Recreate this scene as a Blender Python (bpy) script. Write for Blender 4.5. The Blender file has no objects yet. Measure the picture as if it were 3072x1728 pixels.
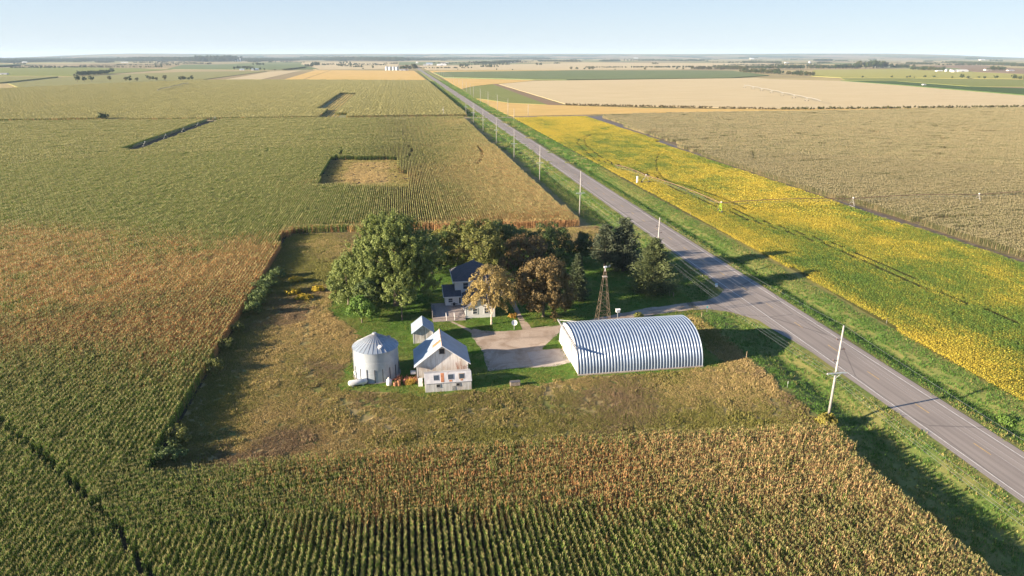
import bpy, bmesh, math, random
import numpy as np
from mathutils import Vector, Matrix
R = math.radians
SC = bpy.context.scene
COL = SC.collection
rng = np.random.default_rng(7)

# ------------------------------------------------------------------ helpers
def tag(o, label=None, cat=None, group=None, kind=None):
    if label: o['label'] = label
    if cat: o['category'] = cat
    if group: o['group'] = group
    if kind: o['kind'] = kind
    return o

def empty(name, loc, label=None, cat=None, group=None, rz=0.0):
    o = bpy.data.objects.new(name, None); COL.objects.link(o)
    o.location = loc; o.rotation_euler = (0, 0, rz); o.empty_display_size = .3
    return tag(o, label, cat, group)

class MB:
    """collects faces, then links them as ONE mesh object"""
    def __init__(s): s.v = []; s.f = []
    def add(s, vs, fs):
        b = len(s.v); s.v += [tuple(v) for v in vs]; s.f += [tuple(i + b for i in f) for f in fs]; return s
    def box(s, x0, x1, y0, y1, z0, z1):
        return s.add([(x0,y0,z0),(x1,y0,z0),(x1,y1,z0),(x0,y1,z0),(x0,y0,z1),(x1,y0,z1),(x1,y1,z1),(x0,y1,z1)],
                     [(3,2,1,0),(4,5,6,7),(0,1,5,4),(1,2,6,5),(2,3,7,6),(3,0,4,7)])
    def quad(s, a, b, c, d): return s.add([a,b,c,d], [(0,1,2,3)])
    def plate(s, pts, n, t):
        """planar polygon pts thickened by t along -n"""
        n = Vector(n).normalized(); k = len(pts)
        lo = [tuple(Vector(p) - n * t) for p in pts]
        fs = [tuple(range(k)), tuple(range(2*k-1, k-1, -1))] + [(i, i+k, (i+1)%k+k, (i+1)%k) for i in range(k)]
        return s.add(list(pts) + lo, fs)
    def prism(s, poly, z0, z1):
        k = len(poly)
        return s.add([(x,y,z0) for x,y in poly] + [(x,y,z1) for x,y in poly],
                     [tuple(range(k-1,-1,-1)), tuple(range(k,2*k))] + [(i,(i+1)%k,(i+1)%k+k,i+k) for i in range(k)])
    def bar(s, a, b, w=.05, h=None):
        return s.tube([a, b], w * .5, 4)
    def tube(s, pts, r, n=6, caps=True):
        pts = [Vector(p) for p in pts]; rs = r if isinstance(r, (list, tuple)) else [r] * len(pts)
        base = len(s.v); up = None
        for i, p in enumerate(pts):
            d = (pts[min(i+1, len(pts)-1)] - pts[max(i-1, 0)])
            d = d.normalized() if d.length > 1e-9 else Vector((0,0,1))
            if up is None:
                up = Vector((0,0,1)) if abs(d.z) < .9 else Vector((1,0,0))
            x = d.cross(up)
            if x.length < 1e-5: x = d.cross(Vector((0,1,0)))
            x.normalize(); y = x.cross(d).normalized(); up = y
            for k in range(n):
                a = 2*math.pi*k/n + math.pi/4
                s.v.append(tuple(p + (x*math.cos(a) + y*math.sin(a)) * rs[i]))
        for i in range(len(pts)-1):
            for k in range(n):
                a = base+i*n+k; b = base+i*n+(k+1)%n
                s.f.append((a, b, b+n, a+n))
        if caps:
            s.f.append(tuple(base+k for k in range(n-1,-1,-1)))
            e = base+(len(pts)-1)*n; s.f.append(tuple(e+k for k in range(n)))
        return s
    def lathe(s, prof, cx=0, cy=0, n=24, cap_top=True, cap_bot=False):
        base = len(s.v)
        for r, z in prof:
            for k in range(n):
                a = 2*math.pi*k/n; s.v.append((cx+r*math.cos(a), cy+r*math.sin(a), z))
        for i in range(len(prof)-1):
            for k in range(n):
                a = base+i*n+k; b = base+i*n+(k+1)%n; s.f.append((a,b,b+n,a+n))
        if cap_bot: s.f.append(tuple(base+k for k in range(n-1,-1,-1)))
        if cap_top: e = base+(len(prof)-1)*n; s.f.append(tuple(e+k for k in range(n)))
        return s
    def hcyl(s, a, b, r, n=14): return s.tube([a, b], r, n)
    def build(s, name, mat, parent=None, smooth=False, world=True):
        """vertices are in world space; they are made local to the parent"""
        me = bpy.data.meshes.new(name)
        off = Vector((0,0,0))
        if parent is not None and world:
            off = parent.location.copy()
            q = parent.parent
            while q is not None: off += q.location; q = q.parent
        me.from_pydata([(v[0]-off.x, v[1]-off.y, v[2]-off.z) for v in s.v], [], s.f)
        me.materials.append(mat)
        if smooth: me.polygons.foreach_set('use_smooth', [True]*len(me.polygons))
        me.update()
        o = bpy.data.objects.new(name, me); COL.objects.link(o)
        if parent is not None: o.parent = parent
        return o

def np_mesh(name, V, F4, mat, attrs=None, smooth=False, F3=None):
    """fast mesh from numpy quads (N,4) and optionally triangles"""
    me = bpy.data.meshes.new(name)
    V = np.asarray(V, np.float32); F4 = np.asarray(F4, np.int32).reshape(-1, 4)
    n3 = 0 if F3 is None else len(F3)
    loops = F4.ravel() if n3 == 0 else np.concatenate([F4.ravel(), np.asarray(F3, np.int32).ravel()])
    me.vertices.add(len(V)); me.vertices.foreach_set('co', V.ravel())
    me.loops.add(len(loops)); me.loops.foreach_set('vertex_index', loops)
    n4 = len(F4); me.polygons.add(n4 + n3)
    st = np.concatenate([np.arange(n4)*4, n4*4 + np.arange(n3)*3]).astype(np.int32)
    tot = np.concatenate([np.full(n4, 4), np.full(n3, 3)]).astype(np.int32)
    me.polygons.foreach_set('loop_start', st); me.polygons.foreach_set('loop_total', tot)
    if smooth: me.polygons.foreach_set('use_smooth', np.ones(n4+n3, bool))
    me.update(calc_edges=True)
    for k, a in (attrs or {}).items():
        at = me.attributes.new(k, 'FLOAT', 'FACE'); at.data.foreach_set('value', np.asarray(a, np.float32))
    if mat: me.materials.append(mat)
    return me

def link(name, me, parent=None, loc=None):
    o = bpy.data.objects.new(name, me); COL.objects.link(o)
    if parent is not None: o.parent = parent
    if loc is not None: o.location = loc
    return o

def copy_tree(o, parent=None):
    c = o.copy(); COL.objects.link(c); c.parent = parent
    for ch in list(o.children): copy_tree(ch, c)
    return c

# value noise in numpy -------------------------------------------------------
_LAT = np.random.default_rng(11).random((256, 256))
def vn(x, y, s, seed=0):
    x = np.asarray(x, float)/s + seed*17.37; y = np.asarray(y, float)/s + seed*9.71
    xi = np.floor(x).astype(int); yi = np.floor(y).astype(int); fx = x-xi; fy = y-yi
    fx = fx*fx*(3-2*fx); fy = fy*fy*(3-2*fy)
    g = lambda i, j: _LAT[i & 255, j & 255]
    return (g(xi,yi)*(1-fx)+g(xi+1,yi)*fx)*(1-fy) + (g(xi,yi+1)*(1-fx)+g(xi+1,yi+1)*fx)*fy
def fbm(x, y, s, seed=0): return .55*vn(x,y,s,seed)+.3*vn(x,y,s*.45,seed+3)+.15*vn(x,y,s*.2,seed+5)
def sst(a, b, x): t = np.clip((np.asarray(x, float)-a)/(b-a), 0, 1); return t*t*(3-2*t)
def inpoly(x, y, poly):
    x = np.asarray(x); y = np.asarray(y); r = np.zeros(x.shape, bool); n = len(poly)
    for i in range(n):
        x0, y0 = poly[i]; x1, y1 = poly[(i+1) % n]
        c = (y0 > y) != (y1 > y)
        r ^= c & (x < (x1-x0)*(y-y0)/((y1-y0) if y1 != y0 else 1e-9) + x0)
    return r
def near_line(x, y, pts):
    d = np.full(np.shape(x), 1e9)
    for (x0,y0),(x1,y1) in zip(pts[:-1], pts[1:]):
        dx, dy = x1-x0, y1-y0; L = dx*dx+dy*dy
        t = np.clip(((x-x0)*dx+(y-y0)*dy)/L, 0, 1)
        d = np.minimum(d, np.hypot(x-x0-t*dx, y-y0-t*dy))
    return d

# terrain: flat plain with road ditches -------------------------------------------
def zt(x, y):
    x = np.asarray(x, float); y = np.asarray(y, float)
    cross = 1 - np.exp(-((y-631)/9)**4)
    drv = 1 - np.exp(-((y-137)/10)**4)
    l = -.95*np.exp(-((x-69.2)/3.3)**2)*cross*drv
    r = -.85*np.exp(-((x-91.5)/2.6)**2)*cross
    d = np.hypot(x, y)
    far = np.where(d > 2500, -(d-2500)**2/(2*6371000*1.1), 0)
    fade = 1 - sst(2300, 2600, y)
    return (l + r)*fade + far

# ------------------------------------------------------------------ materials
class NT:
    def __init__(s, name):
        s.m = bpy.data.materials.new(name); s.m.use_nodes = True
        s.t = s.m.node_tree; s.t.nodes.clear()
        s.out = s.t.nodes.new('ShaderNodeOutputMaterial')
    def n(s, typ, ins=None, **kw):
        nd = s.t.nodes.new(typ)
        for k, v in kw.items(): setattr(nd, k, v)
        for k, v in (ins or {}).items(): s.set(nd, k, v)
        return nd
    def set(s, nd, k, v):
        sock = nd.inputs[k]
        if isinstance(v, bpy.types.NodeSocket): s.t.links.new(v, sock)
        elif isinstance(v, tuple) and len(v) == 3 and sock.type == 'RGBA': sock.default_value = v + (1,)
        else: sock.default_value = v
    def pos(s): return s.n('ShaderNodeNewGeometry').outputs['Position']
    def obj(s): return s.n('ShaderNodeTexCoord').outputs['Object']
    def scale(s, vec, sc): return s.n('ShaderNodeVectorMath', {0: vec, 1: sc}, operation='MULTIPLY').outputs[0]
    def noise(s, vec, scale, detail=3, rough=.6, dist=0):
        return s.n('ShaderNodeTexNoise', {'Vector': vec, 'Scale': scale, 'Detail': detail, 'Roughness': rough, 'Distortion': dist}).outputs['Fac']
    def ramp(s, fac, stops, interp='LINEAR'):
        r = s.n('ShaderNodeValToRGB', {'Fac': fac}); cr = r.color_ramp; cr.interpolation = interp
        while len(cr.elements) < len(stops): cr.elements.new(.5)
        for e, (p, c) in zip(cr.elements, stops):
            e.position = p; e.color = (c if isinstance(c, tuple) else (c,c,c)) + (1,)
        return r.outputs['Color']
    def math(s, op, a, b=0.0, c=0.0, clamp=False):
        return s.n('ShaderNodeMath', {0: a, 1: b, 2: c}, operation=op, use_clamp=clamp).outputs[0]
    def rng(s, v, a, b, c=0.0, d=1.0, smooth=True):
        return s.n('ShaderNodeMapRange', {'Value': v, 'From Min': a, 'From Max': b, 'To Min': c, 'To Max': d},
                   interpolation_type='SMOOTHSTEP' if smooth else 'LINEAR').outputs[0]
    def mix(s, f, a, b, blend='MIX'):
        nd = s.n('ShaderNodeMix', data_type='RGBA', blend_type=blend)
        s.set(nd, 0, f); s.set(nd, 6, a); s.set(nd, 7, b); return nd.outputs[2]
    def attr(s, name, inst=False):
        return s.n('ShaderNodeAttribute', attribute_name=name, attribute_type='INSTANCER' if inst else 'GEOMETRY').outputs['Fac']
    def xyz(s, vec): return s.n('ShaderNodeSeparateXYZ', {0: vec}).outputs
    def bump(s, h, strength=.5, dist=.05): return s.n('ShaderNodeBump', {'Height': h, 'Strength': strength, 'Distance': dist}).outputs[0]
    def bsdf(s, col, rough=.8, metal=0.0, nrm=None, spec=.3, transl=0.0):
        b = s.n('ShaderNodeBsdfPrincipled', {'Base Color': col, 'Roughness': rough, 'Metallic': metal, 'Specular IOR Level': spec})
        if nrm is not None: s.set(b, 'Normal', nrm)
        o = b.outputs[0]
        if transl:
            t = s.n('ShaderNodeBsdfTranslucent', {'Color': col})
            o = s.n('ShaderNodeMixShader', {0: transl, 1: o, 2: t.outputs[0]}).outputs[0]
        s.t.links.new(o, s.out.inputs['Surface']); return s.m

def plain(name, c, rough=.7, metal=0.0, var=.25, scale=1.5):
    t = NT(name); p = t.pos()
    f = t.noise(p, scale, 4, .65)
    col = t.mix(t.rng(f, .3, .75), tuple(x*(1-var) for x in c), tuple(min(1, x*(1+var)) for x in c))
    return t.bsdf(col, rough, metal)

def leafmat(name, green, dry=None, kindcols=None, transl=.25, vari=.35, patch=None, soft=.12, tan=None):
    """foliage: per-leaf 'rnd', per-instance 'dry' share of dry leaves"""
    t = NT(name)
    r = t.attr('rnd'); r2 = t.attr('rnd2')
    col = t.mix(r2, tuple(x*(1-vari) for x in green), tuple(x*(1+vari) for x in green))
    if dry is not None:
        d = t.attr('dry', True)
        dc = t.mix(r2, tuple(x*(1-vari) for x in dry), tuple(x*(1+vari) for x in dry))
        if tan is not None: dc = t.mix(t.attr('tan', True), dc, t.mix(r2, tuple(x*.75 for x in tan), tuple(x*1.2 for x in tan)))
        f = t.rng(t.math('SUBTRACT', d, r), -soft, soft)
        col = t.mix(f, col, dc)
    if kindcols is not None:   # face attr 'kind' 1 = tassel / flower
        col = t.mix(t.attr('kind'), col, kindcols)
    if patch is not None:
        f = t.noise(t.pos(), patch[1], 3)
        col = t.mix(t.rng(f, .45, .7), col, patch[0])
    return t.bsdf(col, .6, 0, None, .25, transl)

# scatter (geometry nodes) - only for crops, grass and other uncountable stuff --------
def scatter(name, P, rot, scl, idx, protos, attrs, label, cat, realize=False):
    me = bpy.data.meshes.new(name)
    P = np.asarray(P, np.float32); n = len(P)
    me.vertices.add(n); me.vertices.foreach_set('co', P.ravel()); me.update()
    def at(k, v, ty='FLOAT'):
        a = me.attributes.new(k, ty, 'POINT'); a.data.foreach_set('value', np.ascontiguousarray(v, np.int32 if ty == 'INT' else np.float32))
    at('rot', rot); at('scl', scl); at('idx', idx, 'INT')
    for k, v in attrs.items(): at(k, v)
    o = bpy.data.objects.new(name, me); COL.objects.link(o)
    col = bpy.data.collections.new(name + '_sources')
    for i, p in enumerate(protos):
        q = bpy.data.objects.new('%s_source_%02d' % (name, i), p); col.objects.link(q)
    g = bpy.data.node_groups.new(name, 'GeometryNodeTree')
    g.interface.new_socket('Geometry', in_out='INPUT', socket_type='NodeSocketGeometry')
    g.interface.new_socket('Geometry', in_out='OUTPUT', socket_type='NodeSocketGeometry')
    N = g.nodes.new; L = g.links.new
    gi = N('NodeGroupInput'); go = N('NodeGroupOutput')
    ci = N('GeometryNodeCollectionInfo'); ci.inputs['Collection'].default_value = col
    ci.inputs['Separate Children'].default_value = True; ci.inputs['Reset Children'].default_value = True
    ip = N('GeometryNodeInstanceOnPoints'); ip.inputs['Pick Instance'].default_value = True
    def na(k, ty):
        a = N('GeometryNodeInputNamedAttribute'); a.data_type = ty; a.inputs['Name'].default_value = k; return a.outputs['Attribute']
    cx = N('ShaderNodeCombineXYZ'); L(na('rot','FLOAT'), cx.inputs[2])
    L(gi.outputs[0], ip.inputs['Points']); L(ci.outputs[0], ip.inputs['Instance'])
    L(na('idx','INT'), ip.inputs['Instance Index'])
    L(cx.outputs[0], ip.inputs['Rotation'])
    sc3 = N('ShaderNodeCombineXYZ'); s_ = na('scl','FLOAT')
    for k in range(3): L(s_, sc3.inputs[k])
    L(sc3.outputs[0], ip.inputs['Scale']); L(ip.outputs[0], go.inputs[0])
    md = o.modifiers.new('scatter', 'NODES'); md.node_group = g
    return tag(o, label, cat, kind='stuff')

def seen(x, y, margin=1.18, pad=14, ymin=40):
    """points the camera could plausibly see, with a margin"""
    ph = R(9.02); yc = x*math.sin(ph)+y*math.cos(ph); xc = x*math.cos(ph)-y*math.sin(ph)
    dep = yc*.946+54.4*.323
    return (y > ymin) & (np.abs(xc) < dep*.75*margin+pad)

# ------------------------------------------------------------------ camera, sun, sky
cam = bpy.data.objects.new('camera', bpy.data.cameras.new('camera')); COL.objects.link(cam); SC.camera = cam
cam.location = (0, 0, 54.4); cam.data.lens = 683/1024*36; cam.data.sensor_width = 36
cam.rotation_euler = (R(90-18.87), 0, R(-9.02)); cam.data.clip_end = 90000; cam.data.clip_start = .5
HAZE = 5.0e-5
SUN_EL, SUN_AZ = 14.8, 9.5     # shadows fall towards (cos az, sin az)
sd = Vector((-math.cos(R(SUN_AZ))*math.cos(R(SUN_EL)), -math.sin(R(SUN_AZ))*math.cos(R(SUN_EL)), math.sin(R(SUN_EL))))
sun = bpy.data.objects.new('sun', bpy.data.lights.new('sun', 'SUN')); COL.objects.link(sun)
sun.data.energy = 5.0; sun.data.angle = R(.53); sun.data.color = (1, .815, .60)
sun.rotation_euler = sd.to_track_quat('Z', 'Y').to_euler(); sun.location = (-200, 0, 120)
w = bpy.data.worlds.new('World'); SC.world = w; w.use_nodes = True
wt = w.node_tree; bg = wt.nodes['Background']
sky = wt.nodes.new('ShaderNodeTexSky'); sky.sky_type = 'NISHITA'; sky.sun_disc = False
sky.sun_elevation = R(SUN_EL); sky.sun_rotation = math.atan2(sd.x, sd.y)
sky.altitude = 400; sky.air_density = 1.0; sky.dust_density = .3; sky.ozone_density = 3.0
# the clear air of that evening is bluer than the sky model at this sun height: blend by direction
tc = wt.nodes.new('ShaderNodeTexCoord'); sx = wt.nodes.new('ShaderNodeSeparateXYZ'); wt.links.new(tc.outputs['Generated'], sx.inputs[0])
cr = wt.nodes.new('ShaderNodeValToRGB'); cr.color_ramp.elements[0].position = .0; cr.color_ramp.elements[0].color = (2.6,2.95,3.35,1)
e = cr.color_ramp.elements.new(.10); e.color = (1.9,2.4,3.0,1); e = cr.color_ramp.elements.new(.35); e.color = (.65,1.2,2.25,1); cr.color_ramp.elements[-1].position = 1; cr.color_ramp.elements[-1].color = (.30,.68,1.55,1)
wt.links.new(sx.outputs[2], cr.inputs[0])
mx = wt.nodes.new('ShaderNodeMix'); mx.data_type = 'RGBA'; mx.inputs[0].default_value = .88
wt.links.new(sky.outputs[0], mx.inputs[6]); wt.links.new(cr.outputs[0], mx.inputs[7]); wt.links.new(mx.outputs[2], bg.inputs[0]); bg.inputs[1].default_value = .077
SC.view_settings.view_transform = 'Standard'; SC.view_settings.look = 'None'
SC.view_settings.exposure = 1.86; SC.view_settings.gamma = 1; SC.view_settings.use_curve_mapping = False
SC.cycles.max_bounces = 6; SC.cycles.diffuse_bounces = 3; SC.cycles.glossy_bounces = 2
SC.cycles.transmission_bounces = 3; SC.cycles.volume_bounces = 0; SC.cycles.transparent_max_bounces = 6
SC.cycles.use_denoising = True
try: SC.cycles.denoiser = 'OPENIMAGEDENOISE'
except Exception: pass
SC.cycles.sample_clamp_indirect = 6
# ------------------------------------------------------------------ ground & roads
def ground_material():
    t = NT('ground_earth'); p = t.pos(); x, y, z = t.xyz(p)
    n1 = t.noise(p, .09, 5, .65); n2 = t.noise(p, 1.3, 4, .7); n3 = t.noise(p, .02, 3)
    dry = t.mix(n2, (.20,.155,.07), (.31,.245,.115))
    grn = t.mix(n2, (.095,.11,.03), (.16,.175,.05))
    g = t.mix(t.rng(n1, .42, .62), dry, grn)
    # road verges are greener
    dx = t.math('ABSOLUTE', t.math('SUBTRACT', x, 81.0))
    vg = t.mix(t.rng(n1, .35, .6), t.mix(n2, (.08,.13,.03), (.14,.20,.05)), t.mix(n2, (.17,.17,.055), (.25,.23,.08)))
    g = t.mix(t.math('MULTIPLY', t.rng(dx, 17, 22, 1, 0), t.rng(n3, .2, .5, .6, 1.0)), g, vg)
    # far away: a patchwork of fields, section by section
    wob = t.n('ShaderNodeCombineXYZ', {0: t.math('DIVIDE', x, 520.0), 1: t.math('DIVIDE', y, 810.0), 2: 0.0}).outputs[0]
    vf = t.n('ShaderNodeVectorMath', {0: wob}, operation='FLOOR').outputs[0]
    wn = t.n('ShaderNodeTexWhiteNoise', {'Vector': vf}, noise_dimensions='3D').outputs['Value']
    pc = t.ramp(wn, [(0,(.34,.28,.14)),(.22,(.40,.31,.16)),(.42,(.20,.21,.08)),(.55,(.44,.35,.16)),(.72,(.14,.18,.06)),(.85,(.31,.24,.13))], 'CONSTANT')
    pc = t.mix(t.math('MULTIPLY', t.noise(t.scale(p, (.004,.02,0)), 1.0, 3), .5), pc, (.17,.155,.075))
    f = t.math('MAXIMUM', t.rng(y, 1560, 1580), t.math('MAXIMUM', t.rng(x, 700, 720), t.rng(x, -330, -310, 1, 0)))
    f = t.math('MULTIPLY', f, t.math('MAXIMUM', t.rng(dx, 22, 26), t.rng(y, 2500, 2600)))
    c = t.mix(f, g, pc)
    return t.bsdf(c, .95, 0, t.bump(n2, .6, .15), .1)
M_ground = ground_material()

xs = np.unique(np.concatenate([np.array([-26000,-18000,-12000,-8000,-5000,-3000,-1800,-1000,-500,-200,-100,-50,0,30,50]), np.arange(58,104,1.25), np.array([110,130,170,250,400,700,1200,2000,3000,5000,8000,12000,18000,26000])]).astype(float))
ys = np.unique(np.concatenate([np.array([-400,-100,0,30]), np.arange(40,120,8), np.arange(120,154,2), np.arange(160,612,20), np.arange(616,648,3), np.arange(660,1600,60), np.arange(1650,2700,100), np.array([2900,3300,4000,5000,6500,8000,10000,12500,15000,18000,21000,25000,29000])]).astype(float))
GX, GY = np.meshgrid(xs, ys)
nx, ny = len(xs), len(ys)
ii = (np.arange(ny-1)[:,None]*nx + np.arange(nx-1)[None,:]).ravel()
gme = np_mesh('ground', np.stack([GX.ravel(), GY.ravel(), zt(GX, GY).ravel()], 1), np.stack([ii, ii+1, ii+nx+1, ii+nx], 1), M_ground, smooth=True)
tag(link('ground', gme), 'open plain of dry grass and far fields under everything', 'ground', kind='structure')

# far low hills on the horizon
def hills():
    bs = np.radians(np.linspace(-34, 56, 150)); rs = np.array([7500,8500,9500,10500,11500,12500,13500,14500,15500,16500,17500,19000])
    B, Q = np.meshgrid(bs, rs); X = Q*np.sin(B); Y = Q*np.cos(B)
    bd = np.degrees(B) - 9
    env = sst(-39, -27, bd)*(1-.85*sst(27, 38, bd))
    n = fbm(X, Y, 3000, 2)
    Z = (-22 + 100*sst(7500, 17000, Q)*env + 26*(n-.5)*sst(7500, 11000, Q))
    Z = np.where(Q < 8000, -40, Z + zt(X, Y)*.6); Z[-1] = -120
    k = len(bs); i0 = (np.arange(len(rs)-1)[:,None]*k + np.arange(k-1)[None,:]).ravel()
    t = NT('hill_fields'); p = t.pos(); x, y, z = t.xyz(p)
    v = t.n('ShaderNodeTexVoronoi', {'Vector': t.scale(p, (.0016,.0011,0)), 'Scale': 1.0}).outputs['Color']
    c = t.ramp(t.xyz(v)[0], [(0,(.22,.18,.11)),(.3,(.26,.19,.12)),(.55,(.12,.14,.06)),(.75,(.28,.21,.12))], 'CONSTANT')
    woods = t.rng(t.noise(t.scale(p, (.0012,.0006,0)), 1.0, 5, .7), .50, .54)
    c = t.mix(woods, c, (.03,.05,.03))
    me = np_mesh('hills', np.stack([X.ravel(), Y.ravel(), Z.ravel()],1), np.stack([i0,i0+1,i0+k+1,i0+k],1), t.bsdf(c, .95, spec=.05), smooth=True)
    tag(link('hills', me), 'low rolling hills with woods and fields along the horizon', 'hills', kind='structure')
hills()

def strip(name, x0, x1, y0, y1, z, mat, step=40, xf=None):
    y = np.arange(y0, y1+step, step); y[-1] = y1
    a = np.array([x0]*len(y)) if xf is None else xf(y)
    V = np.concatenate([np.stack([a, y, z+zt(81, y)], 1), np.stack([np.full(len(y), x1), y, z+zt(81, y)], 1)])
    k = len(y); i = np.arange(k-1)
    return np_mesh(name, V, np.stack([i, i+k, i+k+1, i+1], 1), mat)

def asphalt():
    t = NT('weathered_asphalt'); p = t.pos(); x, y, z = t.xyz(p)
    streak = t.noise(t.scale(p, (1.1,.010,0)), 1.0, 4, .75); fine = t.noise(p, 6, 4, .8); big = t.noise(p, .05, 3)
    c = t.mix(t.rng(streak, .3, .7), (.185,.162,.146), (.30,.265,.238))
    c = t.mix(t.rng(fine, .3, .8, 0, .45), c, (.31,.28,.255))
    c = t.mix(t.rng(big, .45, .7, 0, .35), c, (.165,.148,.136))
    # crack seal lines across and along
    w = t.math('ABSOLUTE', t.math('SUBTRACT', t.n('ShaderNodeTexVoronoi', {'Vector': t.scale(p, (.09,.045,0)), 'Scale': 1.0, 'Randomness': .8}, feature='DISTANCE_TO_EDGE').outputs['Distance'], 0.0))
    c = t.mix(t.rng(w, .0, .012, .5, 0), c, (.06,.055,.055))
    return t.bsdf(c, .85, 0, t.bump(fine, .3, .01), .3)
M_asph = asphalt()
M_white = plain('road_paint_white', (.62,.61,.58), .6, 0, .22, 1.2)
M_yel = plain('road_paint_yellow', (.55,.36,.10), .6, 0, .3, 2)
def taper(y): return 76.3 - 1.8*sst(110, 126, y)*(1-sst(138, 148, y)) - .25*sst(86, 104, y)*(1-sst(150, 160, y))
hw = link('highway', strip('highway', 0, 86.5, 20, 3600, .03, M_asph, 6, taper))
tag(hw, 'pale two-lane asphalt highway running straight to the horizon', 'road', kind='structure')
lm = MB()
for xa in (77.3, 85.15):
    for y in range(20, 3000, 40):
        lm.quad((xa, y, .036), (xa+.14, y, .036), (xa+.14, y+40, .036), (xa, y+40, .036)) if y < 2400 else None
lo = lm.build('edge_line', M_white, hw)
lm = MB()
for k in range(-4, 120):
    yc = 74.8 + 12.19*k
    lm.quad((81.18, yc-1.6, .036), (81.32, yc-1.6, .036), (81.32, yc+1.6, .036), (81.18, yc+1.6, .036))
lm.build('centre_dashes', M_yel, hw)

def ragged(poly, amp, step=.9):
    out = []
    for (x0, y0), (x1, y1) in zip(poly, poly[1:]+poly[:1]):
        L = math.hypot(x1-x0, y1-y0); n = max(1, int(L/step)); nx, ny = -(y1-y0)/max(L, 1e-6), (x1-x0)/max(L, 1e-6)
        for k in range(n):
            u = k/n; x, y = x0+(x1-x0)*u, y0+(y1-y0)*u; d = amp*2*(fbm(x, y, 2.6, 12)-.5) if k else 0
            out.append((float(x+nx*d), float(y+ny*d)))
    return out
def sheet(name, poly, z, mat, label, cat, ragg=0.0):
    poly = ragged(poly, ragg) if ragg else poly
    o = MB().add([(x, y, z) for x, y in poly], [tuple(range(len(poly)))])
    return tag(o.build(name, mat), label, cat, kind='structure')
def gravel(name, a, b, spots):
    t = NT(name); p = t.pos(); f = t.noise(p, 4, 5, .75); g = t.noise(p, .22, 5, .7, .8)
    c = t.mix(t.rng(f, .3, .75), a, b); c = t.mix(t.rng(g, .44, .66), c, spots)
    rut = t.noise(t.scale(p, (.12,.9,0)), 1.0, 4, .65, .5); c = t.mix(t.math('MULTIPLY', t.rng(rut, .52, .70), .6), c, tuple(v*.62 for v in a))
    return t.bsdf(c, .95, 0, t.bump(f, .5, .03), .2)
M_gravel = gravel('pinkish_gravel', (.36,.295,.235), (.47,.385,.31), (.28,.215,.16))
M_gravel2 = gravel('pale_gravel', (.30,.25,.20), (.42,.36,.29), (.22,.19,.13))
M_conc = gravel('yard_concrete', (.36,.32,.285), (.44,.39,.35), (.30,.26,.235))
drive = [(12.8,132.4),(14.5,131),(16.3,130.3),(22,130),(24.5,130.6),(30.7,131.3),(36.6,133),(42.7,134.9),(53.6,138.7),(63,140.3),
         (63,136.0),(53.8,134.2),(45,132.2),(38,130.9),(33.5,129.6),(30.2,127.6),(28.4,125.2),(26.4,122.2),(25.2,120.4),(25,119.5),(28.9,119.4),(28.9,113.2),(25.8,112.2),(17.6,112.1),(13.2,111.6),(13.5,119.8),(13.2,122),(12.2,127)]
sheet('driveway', drive, .035, M_gravel, 'pinkish gravel farmyard and drive leading to the highway', 'driveway', .55)
sheet('driveway_apron', [(61.5,140.15),(68,141),(72.5,143.6),(76.2,148),(76.2,124),(73.6,128.5),(70.5,133.2),(66.5,135.6),(61.5,135.8)], .026, M_asph, 'asphalt apron joining the gravel drive to the highway', 'driveway')
sheet('concrete_pad', [(21.8,118.9),(28.9,119.1),(28.9,112.9),(25.8,111.8),(21.8,111.9)], .045, M_conc, 'concrete pad in front of the sliding door of the arched shed', 'pad')
sheet('footpath', [(8.2,137.1),(8.9,137.1),(12.7,131.2),(13.4,129.4),(12.5,129.2),(11.7,131.2)], .03, M_gravel, 'narrow footpath from the deck steps to the gravel yard', 'path', .12)
sheet('garden_path', [(23.1,150),(24.1,150),(24.0,139),(24.9,130.7),(22.9,130.2),(23.1,139)], .03, M_gravel, 'straight path running from the yard to the house side', 'path', .2)
sheet('cross_road', [(-900,648),(-330,643.5),(-140,640),(56,631),(76,630.5),(86.5,631),(104,634),(266,653),(660,660),(1200,672),(1200,677),(660,665),(266,657.5),(104,638.2),(86.5,636.5),(76,636),(56,636),(-140,644.5),(-330,648),(-900,653)], .028, M_gravel2, 'pale gravel section road crossing the highway', 'road')

# lawn / meadow ground sheets
def turf(name, a, b, c, s=.35):
    t = NT(name); p = t.pos(); f = t.noise(p, 2.2, 5, .75); g = t.noise(p, s*.5, 4, .6)
    col = t.mix(t.rng(f, .3, .7), a, b); col = t.mix(t.rng(g, .45, .68), col, c)
    return t.bsdf(col, .95, 0, t.bump(f, .7, .06), .1)
M_lawn = turf('lawn_turf', (.06,.125,.018), (.10,.18,.03), (.16,.175,.045))
lawn = [(-16.5,163),(-18.9,158.7),(-18.2,148.7),(-15.8,141.9),(-12.6,136.6),(-10.7,133.1),(-11.3,125),(-13.2,110.4),(-12.2,107.8),(-5.2,106.4),(1.8,103.6),(9.5,104.2),(16.5,104.5),(20.4,104.9),(29,106.7),(43,106.0),(52.6,106.5),(57,107.7),
        (57.6,121),(56.5,128),(60,132.6),(64,134),(64,140),(65.5,147),(64,163),(61,178),(52,186),(40,190),(20,191),(0,189),(-12,180)]
sheet('lawn', lawn, .02, M_lawn, 'mown green lawn around the farm buildings and under the trees', 'lawn', 1.8)

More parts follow.
